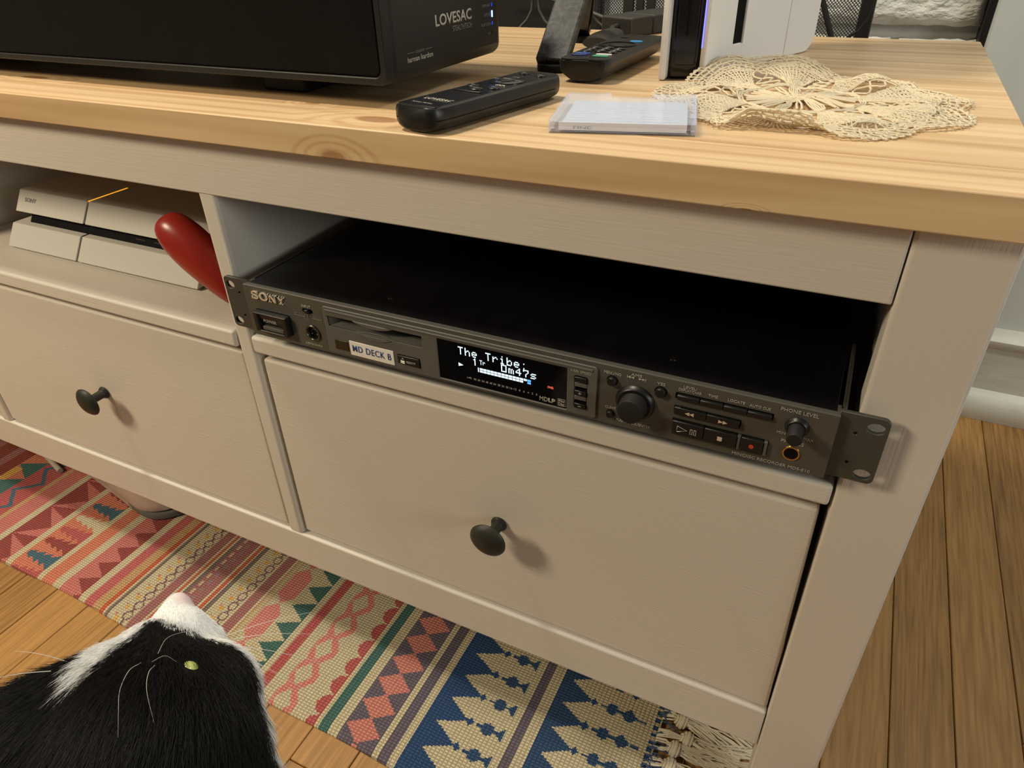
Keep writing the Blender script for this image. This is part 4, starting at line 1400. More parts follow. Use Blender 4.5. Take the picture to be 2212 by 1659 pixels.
xl, xg0, xg1, xr = -0.8520, -0.7405, -0.7379, -0.5665
pslab('lower_shell', xl, xg0, 0.3895, 0.4115, M['white_pl2'])
pslab('lower_shell', xg1, xr, 0.3895, 0.4115, M['white_pl2'])
pslab('upper_shell', xl + 0.001, xg0, 0.4222, 0.4425, M['white_pl2'])
pslab('upper_shell', xg1, xr + 0.001, 0.4222, 0.4425, M['white_pl2'])
pslab('core', xl + 0.022, xr - 0.004, 0.3885, 0.4405, M['hole'], inset=0.014, yb=0.34)
pslab('groove_fill', xl + 0.018, xr - 0.003, 0.4112, 0.4228, M['hole'], inset=0.008, yb=0.34)
pslab('gap_fill', xg0 - 0.0005, xg1 + 0.0005, 0.3900, 0.4112, M['hole'], inset=0.0025, yb=0.34, bevel=0)  # dark slab added in the gap, its shade put in as colour
pslab('gap_fill', xg0 - 0.0005, xg1 + 0.0005, 0.4226, 0.4405, M['hole'], inset=0.0025, yb=0.34, bevel=0)
pt = MB()
for a in (-0.668, -0.642):
    pt.box(a, a + 0.013, fy(0.4145) + 0.0085, fy(0.4145) + 0.0105, 0.4128, 0.4165)
pt.build('usb_ports', M['chrome'], PC)
al = MB().box(xg0, xg1, fy(0.4425) + 0.001, fy(0.4425) + 0.048, 0.4412, 0.4424).build('light_bar', M['amber'], PC, label='glowing amber light bar')
tl = math.atan2(1, 0.66)
Rt = Euler((tl, 0, 0)).to_matrix()
text('lettering', 'SONY', mat('grey_print', (0.26, 0.26, 0.25, 1), rough=0.5), PC, -0.8290, fy(0.434) - 0.0003, 0.434, 0.019, 0.0045, rot=Rt, bold=0.02, extrude=0.00005)

# red rounded handle leaning against the divider
rp = [((-0.5610, 0.028, 0.4650), 0.0065, 0.0070), ((-0.5590, 0.028, 0.4632), 0.0125, 0.0120), ((-0.5530, 0.028, 0.4585), 0.0178, 0.0155), ((-0.5430, 0.028, 0.4500), 0.0215, 0.0170), ((-0.5300, 0.029, 0.4385), 0.0225, 0.0172), ((-0.5170, 0.030, 0.4260), 0.0205, 0.0160), ((-0.5060, 0.031, 0.4130), 0.0165, 0.0140), ((-0.4990, 0.032, 0.4020), 0.0115, 0.0110), ((-0.4960, 0.032, 0.3960), 0.0070, 0.0070)]
rings = []
for i, (c, a_, b_) in enumerate(rp):
    p0 = Vector(rp[max(0, i - 1)][0]); p1 = Vector(rp[min(len(rp) - 1, i + 1)][0])
    t_ = (p1 - p0).normalized()
    yv = Vector((0, 1, 0)); s_ = t_.cross(yv).normalized()
    rings.append([tuple(Vector(c) + s_ * a_ * math.cos(2 * math.pi * k / 28) + yv * b_ * math.sin(2 * math.pi * k / 28)) for k in range(28)])
rh = thing('red_handle', 'glossy red rounded plastic handle leaning against the shelf divider', 'plastic handle', (-0.50, 0.032, ZS1))
rbm = MB().loft(rings).build('grip', M['redgl'], rh, smooth=True)
sd = rbm.modifiers.new('sub', 'SUBSURF'); sd.levels = 1; sd.render_levels = 1
MB().tube([(-0.4960, 0.032, 0.3970), (-0.4940, 0.032, 0.3890)], 0.0065, 12).build('stub', M['redgl'], rh, smooth=True)

# ================================================================== ON AND UNDER: RUG AND FLOOR THINGS
# ---- woven rug: a fine grid whose faces carry the woven colours
def rug_colors(X, Y):
    """X along the runner, Y across it; returns linear colours"""
    c = {k: np.array(srgb(*v)[:3]) for k, v in dict(
        cream=(204, 190, 154), coral=(214, 122, 92), red=(188, 88, 86), dred=(156, 72, 68), pink=(206, 116, 108), dpink=(198, 98, 98), tan=(198, 158, 108),
        orange=(202, 92, 58), grey=(128, 112, 104), mauve=(168, 108, 106), dmauve=(136, 96, 104), teal=(72, 112, 106), lattice=(218, 130, 120), purple=(108, 98, 112),
        pinkd=(212, 128, 114), blue=(46, 78, 124), blue2=(50, 80, 120), steel=(74, 108, 126), yellow=(222, 168, 72), rust=(150, 72, 56), lilac=(150, 130, 140)).items()}
    out = np.empty(X.shape + (3,))
    out[:] = c['cream']

    def put(mask, k):
        out[mask] = c[k]

    def band(a, b, k):
        put((X >= a) & (X < b), k)
    rep = lambda y, per, y0: (np.mod(y - y0 + per / 2, per) - per / 2)     # -per/2..per/2 around y0 + n*per
    # far left, mostly in the dark under the bench
    band(-1.6, -1.115, 'rust')
    band(-1.16, -1.145, 'mauve'); band(-1.115, -1.098, 'mauve'); band(-1.098, -1.075, 'rust')
    band(-1.075, -1.035, 'coral')
    d = rep(Y, 0.040, 0.002)
    put((X > -1.075) & (X < -1.035) & (np.abs(d) < 0.020 * (X + 1.075) / 0.040), 'teal')
    put((X > -1.075) & (X < -1.060) & (np.abs(rep(Y, 0.080, 0.022)) < 0.014), 'yellow')
    band(-1.035, -0.990, 'red')
    zz = np.abs(rep(Y, 0.050, 0.0)) / 0.025
    put((X > -1.035) & (X < -0.99) & (np.abs(X - (-1.027 + 0.028 * zz)) < 0.0042), 'steel')
    put((X > -1.075) & (X < -1.035) & (np.abs(rep(Y, 0.160, -0.028)) < 0.010), 'lilac')
    band(-0.990, -0.983, 'tan'); band(-0.983, -0.954, 'pink')
    band(-0.943, -0.902, 'pink')
    d = rep(Y, 0.058, -0.03)
    put((X > -0.943) & (X < -0.902) & (np.abs(d) < 0.030 * (-0.902 - X) / 0.041), 'dred')
    put((X > -0.943) & (X < -0.902) & (np.abs(rep(Y, 0.058, -0.001)) < 0.010 * (X + 0.943) / 0.041), 'dred')
    # pine trees on coral
    band(-0.892, -0.840, 'coral')
    ty = [(-0.0720, 'steel'), (-0.0460, 'dred'), (-0.0240, 'red'), (0.0000, 'cream'), (0.0260, 'steel'), (0.0560, 'dred'), (0.0860, 'cream'), (0.1160, 'steel'), (0.1460, 'red'), (0.1760, 'cream'), (0.2060, 'steel'), (0.2360, 'dred'), (0.266, 'cream'), (-0.098, 'red')]
    for y0, k in ty:
        t = (X + 0.892) / 0.052
        w = 0.0018 + 0.0125 * (0.35 * t + 0.65 * np.mod(t * 3.999, 1.0) * (0.35 + 0.65 * t))
        put((X > -0.889) & (X < -0.840) & (np.abs(Y - y0) < w), k)
    band(-0.832, -0.8126, 'coral')
    band(-0.7998, -0.7624, 'pink')
    d = rep(Y, 0.0288, -0.0755)
    put((X > -0.789) & (X < -0.7624) & (np.abs(d) < 0.0150 * (X + 0.789) / 0.027), 'dred')
    band(-0.7509, -0.7358, 'dpink'); band(-0.7358, -0.7232, 'tan'); band(-0.7232, -0.7166, 'orange'); band(-0.7136, -0.7086, 'grey')

    def flower(x0, xc):
        d = rep(Y, 0.0157, -0.0776)
        put((d ** 2 + (X - x0) ** 2) < 0.0031 ** 2, 'yellow')
        put(((np.abs(d - 0.004)) < 0.0012) & (np.abs(X - x0 + 0.004) < 0.0012), 'pink')
        e = np.sqrt((rep(Y, 0.0157, -0.0700) / 1.05) ** 2 + (X - xc) ** 2)
        put((e > 0.0044) & (e < 0.0062), 'dmauve')
        put((np.abs(rep(Y, 0.0157, -0.0776)) < 0.0020) & (np.abs(X - xc) < 0.0012), 'dmauve')
    flower(-0.6945, -0.6835)
    band(-0.6750, -0.6620, 'mauve'); band(-0.6595, -0.6550, 'orange'); band(-0.6530, -0.6480, 'grey'); band(-0.6480, -0.6210, 'mauve')
    put((X > -0.6440) & (X < -0.6405) & (np.abs(rep(Y, 0.0130, 0)) < 0.0040), 'cream')
    put((X > -0.6360) & (X < -0.6330) & (np.abs(rep(Y, 0.0130, 0.0065)) < 0.0030), 'lilac')
    band(-0.6180, -0.6124, 'orange'); band(-0.6105, -0.6040, 'grey')
    flower(-0.5915, -0.5805)
    band(-0.5720, -0.5580, 'mauve'); band(-0.5550, -0.5525, 'tan'); band(-0.5490, -0.5475, 'tan')
    # hexagons
    d = rep(Y, 0.0570, -0.0240)
    hexw = np.where(np.abs(d) < 0.0165, 0.0125, 0.0125 * np.clip((0.0285 - np.abs(d)) / 0.012, 0, 1))
    put((np.abs(X + 0.5330 + 0.0 * d) < hexw), 'lattice')
    d = rep(Y, 0.0283, -0.0474)
    put((X > -0.517) & (X < -0.4905) & (np.abs(d) < 0.0142 * (X + 0.517) / 0.0265), 'teal')
    band(-0.4822, -0.4701, 'red')
    # diamond lattice
    band(-0.4582, -0.4278, 'lattice')
    d = rep(Y, 0.0335, -0.0556)
    put((np.abs(X + 0.4450) / 0.0105 + np.abs(d) / 0.0150) < 1, 'cream')
    e = np.abs(rep(Y, 0.0335, -0.0556 + 0.01675))
    put((X > -0.4582) & (X < -0.4450) & ((X + 0.4582) < 0.0040 * (1 - e / 0.012)), 'cream')
    put((X < -0.4278) & (X > -0.4450) & ((-0.4278 - X) < 0.0100 * (1 - e / 0.0125)), 'cream')
    d = rep(Y, 0.0240, -0.0740)
    put(((d / 0.0112) ** 2 + ((X + 0.3995) / 0.0112) ** 2 < 1) & (X < -0.3995), 'red')
    band(-0.3995, -0.3980, 'red')
    band(-0.3937, -0.3821, 'teal')
    band(-0.3707, -0.3272, 'purple')
    d = rep(Y, 0.0270, -0.0800)
    put((np.abs(X + 0.3490) / 0.0205 + np.abs(d) / 0.0138) < 1, 'pinkd')
    band(-0.3206, -0.3099, 'purple')
    for xa, xb, ph in ((-0.3016, -0.2183, -0.0390), (-0.1911, -0.0900, 0.0025)):
        apex, bx = (-0.2873, -0.2580) if xa < -0.3 else (-0.1802, -0.1525)
        band(xa, bx, 'blue' if xa < -0.3 else 'blue2')
        d = rep(Y, 0.0275, ph)
        put((X > apex) & (X < bx) & (np.abs(d) < 0.0138 * (X - apex) / (bx - apex)), 'cream')
        d2 = rep(Y, 0.0275, ph + 0.01375)
        put((np.abs(X - bx - 0.0012) / 0.0042 + np.abs(d2) / 0.0046) < 1, 'blue')
        k1 = bx + 0.0205
        put((np.abs(X - k1) < 0.0052) & (np.abs(d2) < 0.0062 - 0.35 * np.abs(X - k1)), 'blue2')
        put((np.abs(X - k1 - 0.0085) < 0.0045) & (np.abs(d2) < 0.0016), 'blue2')
        put((np.abs(X - k1 + 0.0085) < 0.0035) & (np.abs(d2) < 0.0013), 'blue2')
        k2 = bx + 0.0370
        put((X > k2 - 0.0075) & (X < k2 + 0.0010) & (np.abs(d2) < 0.0072 * (X - k2 + 0.0075) / 0.0085), 'blue2')
        if xa > -0.3:
            put((X >= k2 + 0.0010) & (X < k2 + 0.0110) & (np.abs(d2) < 0.0072 * (k2 + 0.0110 - X) / 0.0100), 'blue2')
            put((np.abs(X - k2 - 0.0150) < 0.0045) & (np.abs(d2) < 0.0014), 'blue2')
    band(-0.2190, -0.2176, 'lilac'); band(-0.2125, -0.2011, 'purple'); band(-0.0890, -0.0850, 'blue')
    put((X > -0.089) & (X < -0.085) & (np.abs(rep(Y, 0.008, 0)) < 0.0018), 'cream')
    return out


rx0, rx1, ry0, ry1 = -1.405, -0.083, -0.0960, 0.330
stp = 0.00165
nx = int((rx1 - rx0) / stp)
ny = int((ry1 - ry0) / stp)
gx = np.linspace(rx0, rx1, nx + 1)
gy = np.linspace(ry0, ry1, ny + 1)
GX, GY = np.meshgrid(gx, gy)
edge = np.clip((0.02 - (GY - ry0)) / 0.02, 0, 1)
wob = 0.0022 * np.sin(GX * 21) * np.sin(GX * 8.3 + 1)
YY = GY + (wob + 0.004 * np.sin(GX * 6.0)) * np.clip(1 - (GY - ry0) / 0.15, 0, 1)
ZZ = 0.0052 + 0.0006 * np.sin(GX * 33 + GY * 9) + 0.0011 * np.exp(-((GX + 0.95) / 0.06) ** 2)
ZZ = np.where(edge > 0.6, ZZ - (edge - 0.6) * 0.006, ZZ)
vt = np.stack([GX, YY, ZZ], -1).reshape(-1, 3)
idx = np.arange((nx + 1) * (ny + 1)).reshape(ny + 1, nx + 1)
q = np.stack([idx[:-1, :-1], idx[:-1, 1:], idx[1:, 1:], idx[1:, :-1]], -1).reshape(-1, 4)
CX, CY = np.meshgrid((gx[:-1] + gx[1:]) / 2, (gy[:-1] + gy[1:]) / 2)
colr = rug_colors(CX, CY).reshape(-1, 3)
colr = 0.93 * (0.86 * colr + 0.14 * colr.mean(1, keepdims=True))
rngn = np.random.default_rng(5)
colr = colr * (1 + rngn.normal(0, 0.045, (len(colr), 1)))
# front edge skirt down to the floor
e0 = idx[0, :]
nv = len(vt)
sk = vt[e0].copy(); sk[:, 2] = 0.0004; sk[:, 1] -= 0.0006
e1 = idx[:, -1]
sk2 = vt[e1].copy(); sk2[:, 2] = 0.0004
vt = np.concatenate([vt, sk, sk2])
q2 = np.stack([nv + np.arange(nx), nv + np.arange(1, nx + 1), e0[1:], e0[:-1]], -1)
o2 = nv + nx + 1
q3 = np.stack([o2 + np.arange(ny), o2 + np.arange(1, ny + 1), e1[1:], e1[:-1]], -1)[:, ::-1]
colr = np.concatenate([colr, colr[:nx] * 0.9, np.repeat([[0.5, 0.44, 0.3]], ny, 0)])
qa = np.concatenate([q, q2, q3]).astype(np.int32)
RO = (-0.8, 0.1, 0.0)
vt = vt - np.array(RO)
me = bpy.data.meshes.new('woven_rug')
me.vertices.add(len(vt)); me.vertices.foreach_set('co', vt.astype(np.float32).ravel())
me.loops.add(len(qa) * 4); me.loops.foreach_set('vertex_index', qa.ravel())
me.polygons.add(len(qa)); me.polygons.foreach_set('loop_start', np.arange(0, len(qa) * 4, 4, dtype=np.int32))
me.update(calc_edges=True)
at = me.color_attributes.new('weave', 'FLOAT_COLOR', 'CORNER')
cc = np.ones((len(qa), 4, 4), np.float32)
cc[:, :, :3] = colr[:, None, :]
at.data.foreach_set('color', cc.ravel())
rm_ = bpy.data.materials.new('woven_wool'); rm_.use_nodes = True
nt = rm_.node_tree; bs = nt.nodes['Principled BSDF']
bs.inputs['Roughness'].default_value = 0.95; bs.inputs['Specular IOR Level'].default_value = 0.1
an = nt.nodes.new('ShaderNodeAttribute'); an.attribute_name = 'weave'
ge = nt.nodes.new('ShaderNodeNewGeometry')
sp_ = nt.nodes.new('ShaderNodeSeparateXYZ'); nt.links.new(ge.outputs['Position'], sp_.inputs[0])


def sinn(sock, freq, ph=0.0):
    a = nt.nodes.new('ShaderNodeMath'); a.operation = 'MULTIPLY_ADD'; nt.links.new(sock, a.inputs[0]); a.inputs[1].default_value = freq; a.inputs[2].default_value = ph
    b = nt.nodes.new('ShaderNodeMath'); b.operation = 'SINE'; nt.links.new(a.outputs[0], b.inputs[0])
    c = nt.nodes.new('ShaderNodeMath'); c.operation = 'ABSOLUTE'; nt.links.new(b.outputs[0], c.inputs[0])
    return c.outputs[0]


sa = sinn(sp_.outputs[0], math.pi / 0.0042)
sb = sinn(sp_.outputs[1], math.pi / 0.0030)
mu = nt.nodes.new('ShaderNodeMath'); mu.operation = 'MULTIPLY'; nt.links.new(sa, mu.inputs[0]); nt.links.new(sb, mu.inputs[1])
pw_ = nt.nodes.new('ShaderNodeMath'); pw_.operation = 'POWER'; nt.links.new(mu.outputs[0], pw_.inputs[0]); pw_.inputs[1].default_value = 0.5
bp = nt.nodes.new('ShaderNodeBump'); bp.inputs['Strength'].default_value = 0.9; bp.inputs['Distance'].default_value = 0.0012
nt.links.new(pw_.outputs[0], bp.inputs['Height']); nt.links.new(bp.outputs[0], bs.inputs['Normal'])
mr_ = nt.nodes.new('ShaderNodeMapRange'); nt.links.new(pw_.outputs[0], mr_.inputs[0]); mr_.inputs[3].default_value = 0.62; mr_.inputs[4].default_value = 1.0
vm = nt.nodes.new('ShaderNodeVectorMath'); vm.operation = 'SCALE'; nt.links.new(an.outputs['Color'], vm.inputs[0]); nt.links.new(mr_.outputs[0], vm.inputs['Scale'])
nt.links.new(vm.outputs[0], bs.inputs['Base Color'])
me.materials.append(rm_)
RG = link('woven_rug', me, None)
RG.location = RO
tag(RG, 'long striped kilim runner rug in coral, teal, purple and blue under the bench', 'rug')
# fringe: knotted tassels along the right-hand end
mmb = MB()
rt = random.Random(21)
k = 0
y = ry0 + 0.006
while y < ry1:
    t = MB()
    kx = -0.060 + rt.uniform(-0.006, 0.006)
    yy = y + rt.uniform(-0.002, 0.002)
    for j in range(7):
        a = rt.uniform(-0.007, 0.007)
        t.tube([(-0.084, yy + a, 0.005), (-0.074, yy + a * 0.9, 0.007 + rt.uniform(0, 0.003)), (kx - 0.004, yy + a * 0.3, 0.008)], 0.0010, 5)
    # knot
    for j in range(5):
        cx_, w_ = kx + (j - 2) * 0.0026, 0.0072 * math.sin(math.pi * (j + 1.0) / 6)
        t.tube([(cx_ + 0.0015 * math.sin(2 * math.pi * i / 12), yy + w_ * math.cos(2 * math.pi * i / 12), 0.0068 + w_ * 0.85 * math.sin(2 * math.pi * i / 12)) for i in range(13)], 0.0017, 6, cap=False)
    ex = rt.uniform(0.046, 0.068)
    bend = rt.uniform(-0.014, 0.014)
    for j in range(34):
        a = rt.uniform(-1, 1)
        h_ = rt.uniform(0.002, 0.011)
        w1 = rt.uniform(-0.003, 0.003)
        pts = []
        for i in range(7):
            u_ = i / 6
            pts.append((kx + 0.004 + ex * u_, yy + a * (0.003 + 0.011 * u_) + bend * u_ * u_ + w1 * math.sin(u_ * 7 + j), max(0.0012, h_ * (1 - u_) + 0.0015 + 0.002 * math.sin(u_ * 5 + j) * u_)))
        t.tube(pts, 0.00078, 4)
    t.build('tassel', M['yarn'], RG)
    y += 0.0168
bl = MB()
for j in range(90):
    yy = rt.uniform(ry0 + 0.004, 0.12)
    x_ = -0.088 + rt.uniform(-0.003, 0.012)
    bl.tube([(x_, yy, 0.0055), (x_ + 0.004, yy + rt.uniform(-.003, .003), 0.0085), (x_ + 0.010, yy + rt.uniform(-.004, .004), 0.006)], 0.0007, 4)
bl.build('blue_yarn_ends', mat('blue_yarn', srgb(60, 82, 118), rough=0.9), RG, kind='stuff', label='loose blue yarn ends')

# ---- taupe slipper-like tub under the bench
TBo = thing('plastic_tub', 'smooth taupe rounded plastic tub with grey rubber base on the rug under the bench', 'tub', (-0.90, 0.10, 0.0072))


def capsule(cx, cy, r, L_, ang, n=16):
    d = Vector((math.cos(ang), math.sin(ang)))
    pts = []
    for i in range(n + 1):
        a = ang - math.pi / 2 + math.pi * i / n
        pts.append((cx + r * math.cos(a), cy + r * math.sin(a)))
    for i in range(n + 1):
        a = ang + math.pi / 2 + math.pi * i / n
        pts.append((cx - d.x * L_ + r * math.cos(a), cy - d.y * L_ + r * math.sin(a)))
    return pts


angT = math.radians(-11)
tc = (-0.8000, 0.0860)
MB().loft([[(p[0], p[1], z_) for p in capsule(tc[0], tc[1], r_, 0.02, angT)] for r_, z_ in ((0.0450, 0.0072), (0.0480, 0.0082), (0.0490, 0.0150), (0.0480, 0.0175))]).build('rubber_base', M['beigeg'], TBo, smooth=True)
MB().loft([[(p[0] - z_ * 0.25 - o_, p[1] + 0.002, z_ + 0.001) for p in capsule(tc[0], tc[1], r_, 0.21, angT)] for r_, z_, o_ in ((0.0440, 0.0072, 0.030), (0.0485, 0.0160, 0.004), (0.0500, 0.0200, 0.0), (0.0515, 0.0300, 0.0), (0.0510, 0.0500, 0.0), (0.0480, 0.0720, 0.0), (0.0430, 0.0850, 0.0), (0.034, 0.0900, 0.0))]).build('tub_wall', M['beige'], TBo, smooth=True)
# pale cable lying by its far end
CB = MB().tube([(-1.075, 0.078, 0.0095), (-1.050, 0.068, 0.0100), (-1.020, 0.060, 0.0100), (-0.996, 0.0535, 0.0098)], 0.0040, 10).build('cable', mat('pale_cable', (0.40, 0.36, 0.31, 1), rough=0.5), None, smooth=True, local_origin=(-1.03, 0.066, 0.0055))
tag(CB, 'short pale grey cable end lying on the rug behind the taupe tub', 'cable')

# ---- fireplace screen behind the bench
FS = thing('fireplace_screen', 'black iron fireplace screen with wire mesh and scrolls before the white brick', 'fireplace screen', (-0.4, 0.60, 0))
ysn = 0.600
boxo('frame_bar', M['iron'], FS, -0.0670, -0.0520, 0.592, 0.606, 0.0, 0.78, bevel=0.001)
boxo('frame_bar', M['iron'], FS, -0.9100, -0.8950, 0.592, 0.606, 0.0, 0.78, bevel=0.001)
boxo('frame_bar', M['iron'], FS, -0.9100, -0.0520, 0.592, 0.606, 0.765, 0.78, bevel=0.001)
boxo('frame_bar', M['iron'], FS, -0.9100, -0.0520, 0.592, 0.606, 0.020, 0.035, bevel=0.001)
boxo('frame_bar', M['iron'], FS, -0.3840, -0.3745, 0.594, 0.604, 0.03, 0.77, bevel=0.001)
for a, b in ((-0.3400, -0.3275), (-0.3235, -0.3145), (-0.3105, -0.3000)):
    boxo('upright_bar', M['iron'], FS, a, b, 0.590, 0.598, 0.03, 0.77, bevel=0.001)
wm_ = MB()
x_lo, x_hi, z_lo, z_hi = -0.374, -0.066, 0.45, 0.74
cell = 0.0036
span = (x_hi - x_lo)
hgt = (z_hi - z_lo)
k = -int(hgt / cell)
while k * cell < span:
    for sgn in (1, -1):
        a = k * cell
        # line x = x_lo + a + t, z = z_lo + t, clipped to the panel
        t0 = max(0, -a); t1 = min(hgt, span - a)
        if t1 - t0 > 0.002:
            p0 = (x_lo + a + t0, z_lo + t0); p1 = (x_lo + a + t1, z_lo + t1)
            if sgn < 0:
                p0 = (x_lo + x_hi - p0[0], p0[1]); p1 = (x_lo + x_hi - p1[0], p1[1])
            wm_.tube([(p0[0], ysn + 0.0004 * sgn, p0[1]), (p1[0], ysn + 0.0004 * sgn, p1[1])], 0.00052, 3, cap=False)
    k += 1
wm_.build('wire_mesh', M['mesh'], FS, kind='stuff')
# scrolls of the screen's left panel
sc1 = MB().tube([(-0.520, 0.560, 0.596), (-0.4655, 0.560, 0.5950), (-0.4350, 0.560, 0.5945), (-0.405, 0.560, 0.5880), (-0.372, 0.560, 0.5790), (-0.344, 0.560, 0.5700), (-0.30, 0.560, 0.5560)], 0.0022, 10).build('scroll', M['ironlit'], FS, smooth=True)
for pts in ([(-0.452, .562, .592), (-0.4530, .562, .580), (-0.460, .562, .568), (-0.474, .562, .556), (-0.495, .562, .548)], [(-0.4440, .562, .592), (-0.4425, .562, .580), (-0.435, .562, .568), (-0.421, .562, .557), (-0.400, .562, .549)],
            [(-0.372, .562, .578), (-0.362, .562, .568), (-0.350, .562, .560), (-0.335, .562, .552)]):
    MB().tube(pts, 0.0018, 8).build('scroll', M['ironlit'], FS, smooth=True)
boxo('back_sheet', M['deep_black'], FS, -0.895, -0.384, 0.604, 0.606, 0.035, 0.765)  # plain black sheet behind the scrolls
# black leads hanging behind the bench
CA = MB().tube([(-0.106, 0.500, 0.74), (-0.1035, 0.500, 0.660), (-0.1001, 0.500, 0.600), (-0.0853, 0.500, 0.5675), (-0.080, 0.500, 0.545), (-0.078, 0.500, 0.30), (-0.10, 0.51, 0.003)], 0.0029, 10).build('power_lead', M['blackm'], None, smooth=True, local_origin=(-0.1, 0.5, 0))
tag(CA, 'thick black power lead hanging beside the white console in front of the mesh', 'cable')
CA = MB().tube([(-0.049, 0.520, 0.66), (-0.0515, 0.520, 0.600), (-0.054, 0.520, 0.583), (-0.061, 0.520, 0.571), (-0.073, 0.520, 0.562), (-0.090, 0.520, 0.556), (-0.13, 0.53, 0.50), (-0.15, 0.53, 0.003)], 0.0014, 8).build('power_lead', M['blackm'], None, smooth=True, local_origin=(-0.07, 0.52, 0))
tag(CA, 'thin black lead curving across the mesh beside the iron upright', 'cable')

# ================================================================== CAT
def ell(bm, c, r, seg=3):
    ret = bmesh.ops.create_icosphere(bm, subdivisions=seg, radius=1.0)
    rr_ = r if isinstance(r, (tuple, list)) else (r, r, r)
    bmesh.ops.transform(bm, matrix=Matrix.Translation(c) @ Matrix.Diagonal((*rr_, 1)), verts=ret['verts'])


def limb(bm, pts, rad, n=5):
    for i in range(len(pts) - 1):
        a, b = Vector(pts[i]), Vector(pts[i + 1])
        m_ = max(2, int((b - a).length / (min(rad[i], rad[i + 1]) * 0.5)))
        for k in range(m_ + 1):
            t = k / m_
            ell(bm, a.lerp(b, t), rad[i] * (1 - t) + rad[i + 1] * t, 2)


bm = bmesh.new()
nose = Vector((-0.2918, -0.2290, 0.3806))
HEAD = [((-0.2938, -0.2262, 0.3830), .0078), ((-0.2906, -0.2342, 0.3802), .0105), ((-0.2818, -0.2365, 0.3771), .0150), ((-0.2755, -0.2330, 0.3700), .0125), ((-0.2620, -0.2380, 0.3620), .0130),
        ((-0.2864, -0.2512, 0.3835), .0135), ((-0.2880, -0.2690, 0.3850), .0160), ((-0.2890, -0.2830, 0.3850), .0195), ((-0.2558, -0.2515, 0.3665), .0255), ((-0.2674, -0.2662, 0.3770), .0270),
        ((-0.2570, -0.2830, 0.3660), .0440), ((-0.2439, -0.2683, 0.3562), .0300), ((-0.2920, -0.3000, 0.3700), .0340), ((-0.2330, -0.2800, 0.3350), .032),
        ((-0.2750, -0.3220, 0.3300), .0580)]
for c, r in HEAD:
    ell(bm, Vector(c), r)
# neck, chest, body, haunches, legs, tail
limb(bm, [(-0.262, -0.300, 0.335), (-0.285, -0.345, 0.270), (-0.330, -0.400, 0.225)], [0.055, 0.068, 0.078])
limb(bm, [(-0.330, -0.400, 0.225), (-0.420, -0.470, 0.175), (-0.490, -0.520, 0.115)], [0.078, 0.090, 0.098])
for s in (-1, 1):
    off_ = Vector((0.030, -0.034, 0)) * s
    limb(bm, [Vector((-0.290, -0.375, 0.200)) + off_, Vector((-0.270, -0.350, 0.110)) + off_, Vector((-0.262, -0.345, 0.030)) + off_], [0.036, 0.022, 0.017])
    ell(bm, Vector((-0.256, -0.335, 0.014)) + off_, (0.020, 0.024, 0.013), 2)
    off2 = Vector((0.050, -0.056, 0)) * s
    limb(bm, [Vector((-0.470, -0.500, 0.110)) + off2, Vector((-0.400, -0.440, 0.090)) + off2], [0.068, 0.046])
    limb(bm, [Vector((-0.400, -0.440, 0.085)) + off2, Vector((-0.455, -0.490, 0.028)) + off2, Vector((-0.380, -0.425, 0.016)) + off2], [0.030, 0.020, 0.017])
limb(bm, [(-0.560, -0.560, 0.050), (-0.630, -0.560, 0.028), (-0.690, -0.500, 0.024), (-0.680, -0.420, 0.022)], [0.026, 0.020, 0.018, 0.013])
# ears (lying back as it looks up)
for c, tip in (((-0.2420, -0.3180, 0.3750), (-0.2190, -0.3560, 0.3950)), ((-0.2980, -0.3220, 0.3850), (-0.3080, -0.3610, 0.4060))):
    c = Vector(c); tip = Vector(tip)
    for k in range(13):
        t = k / 12
        w_ = 0.0180 * (1 - t) + 0.0022
        ell(bm, c.lerp(tip, t), (w_, 0.0055 + 0.004 * (1 - t), 0.0045 + 0.005 * (1 - t)), 2)
raw = bpy.data.meshes.new('cat_raw')
bm.to_mesh(raw); bm.free()
tmp = bpy.data.objects.new('tmp', raw); COL.objects.link(tmp)
rmod = tmp.modifiers.new('r', 'REMESH'); rmod.mode = 'VOXEL'; rmod.voxel_size = 0.0034
sm_ = tmp.modifiers.new('s', 'SMOOTH'); sm_.factor = 0.5; sm_.iterations = 9
bpy.context.view_layer.update()
dg = bpy.context.evaluated_depsgraph_get()
cm = bpy.data.meshes.new_from_object(tmp.evaluated_get(dg))
bpy.data.objects.remove(tmp)
cm.name = 'cat_body'
CO = Vector((-0.33, -0.38, 0.0))
nvt = len(cm.vertices)
co = np.empty(nvt * 3, np.float32); cm.vertices.foreach_get('co', co); co = co.reshape(-1, 3).astype(float)


def seg_dist(P, line):
    best = np.full(len(P), 9.0); tt = np.zeros(len(P))
    n = len(line) - 1
    for i in range(n):
        a, b = np.array(line[i]), np.array(line[i + 1])
        t = np.clip(((P - a) @ (b - a)) / ((b - a) @ (b - a)), 0, 1)
        d = np.linalg.norm(P - (a + t[:, None] * (b - a)), axis=1)
        m = d < best
        best[m] = d[m]; tt[m] = (i + t[m]) / n
    return best, tt


LA = [(-0.2950, -0.2282, 0.3840), (-0.2990, -0.2374, 0.3880), (-0.2960, -0.2522, 0.3930), (-0.2930, -0.2640, 0.3990), (-0.2890, -0.2742, 0.4030), (-0.285, -0.284, 0.404)]
LB = [(-0.2860, -0.2269, 0.3830), (-0.2745, -0.2230, 0.3790), (-0.2637, -0.2250, 0.3750), (-0.2550, -0.2270, 0.3700), (-0.2460, -0.2325, 0.3620), (-0.2370, -0.2400, 0.3500), (-0.236, -0.252, 0.325), (-0.245, -0.29, 0.26), (-0.27, -0.33, 0.2)]


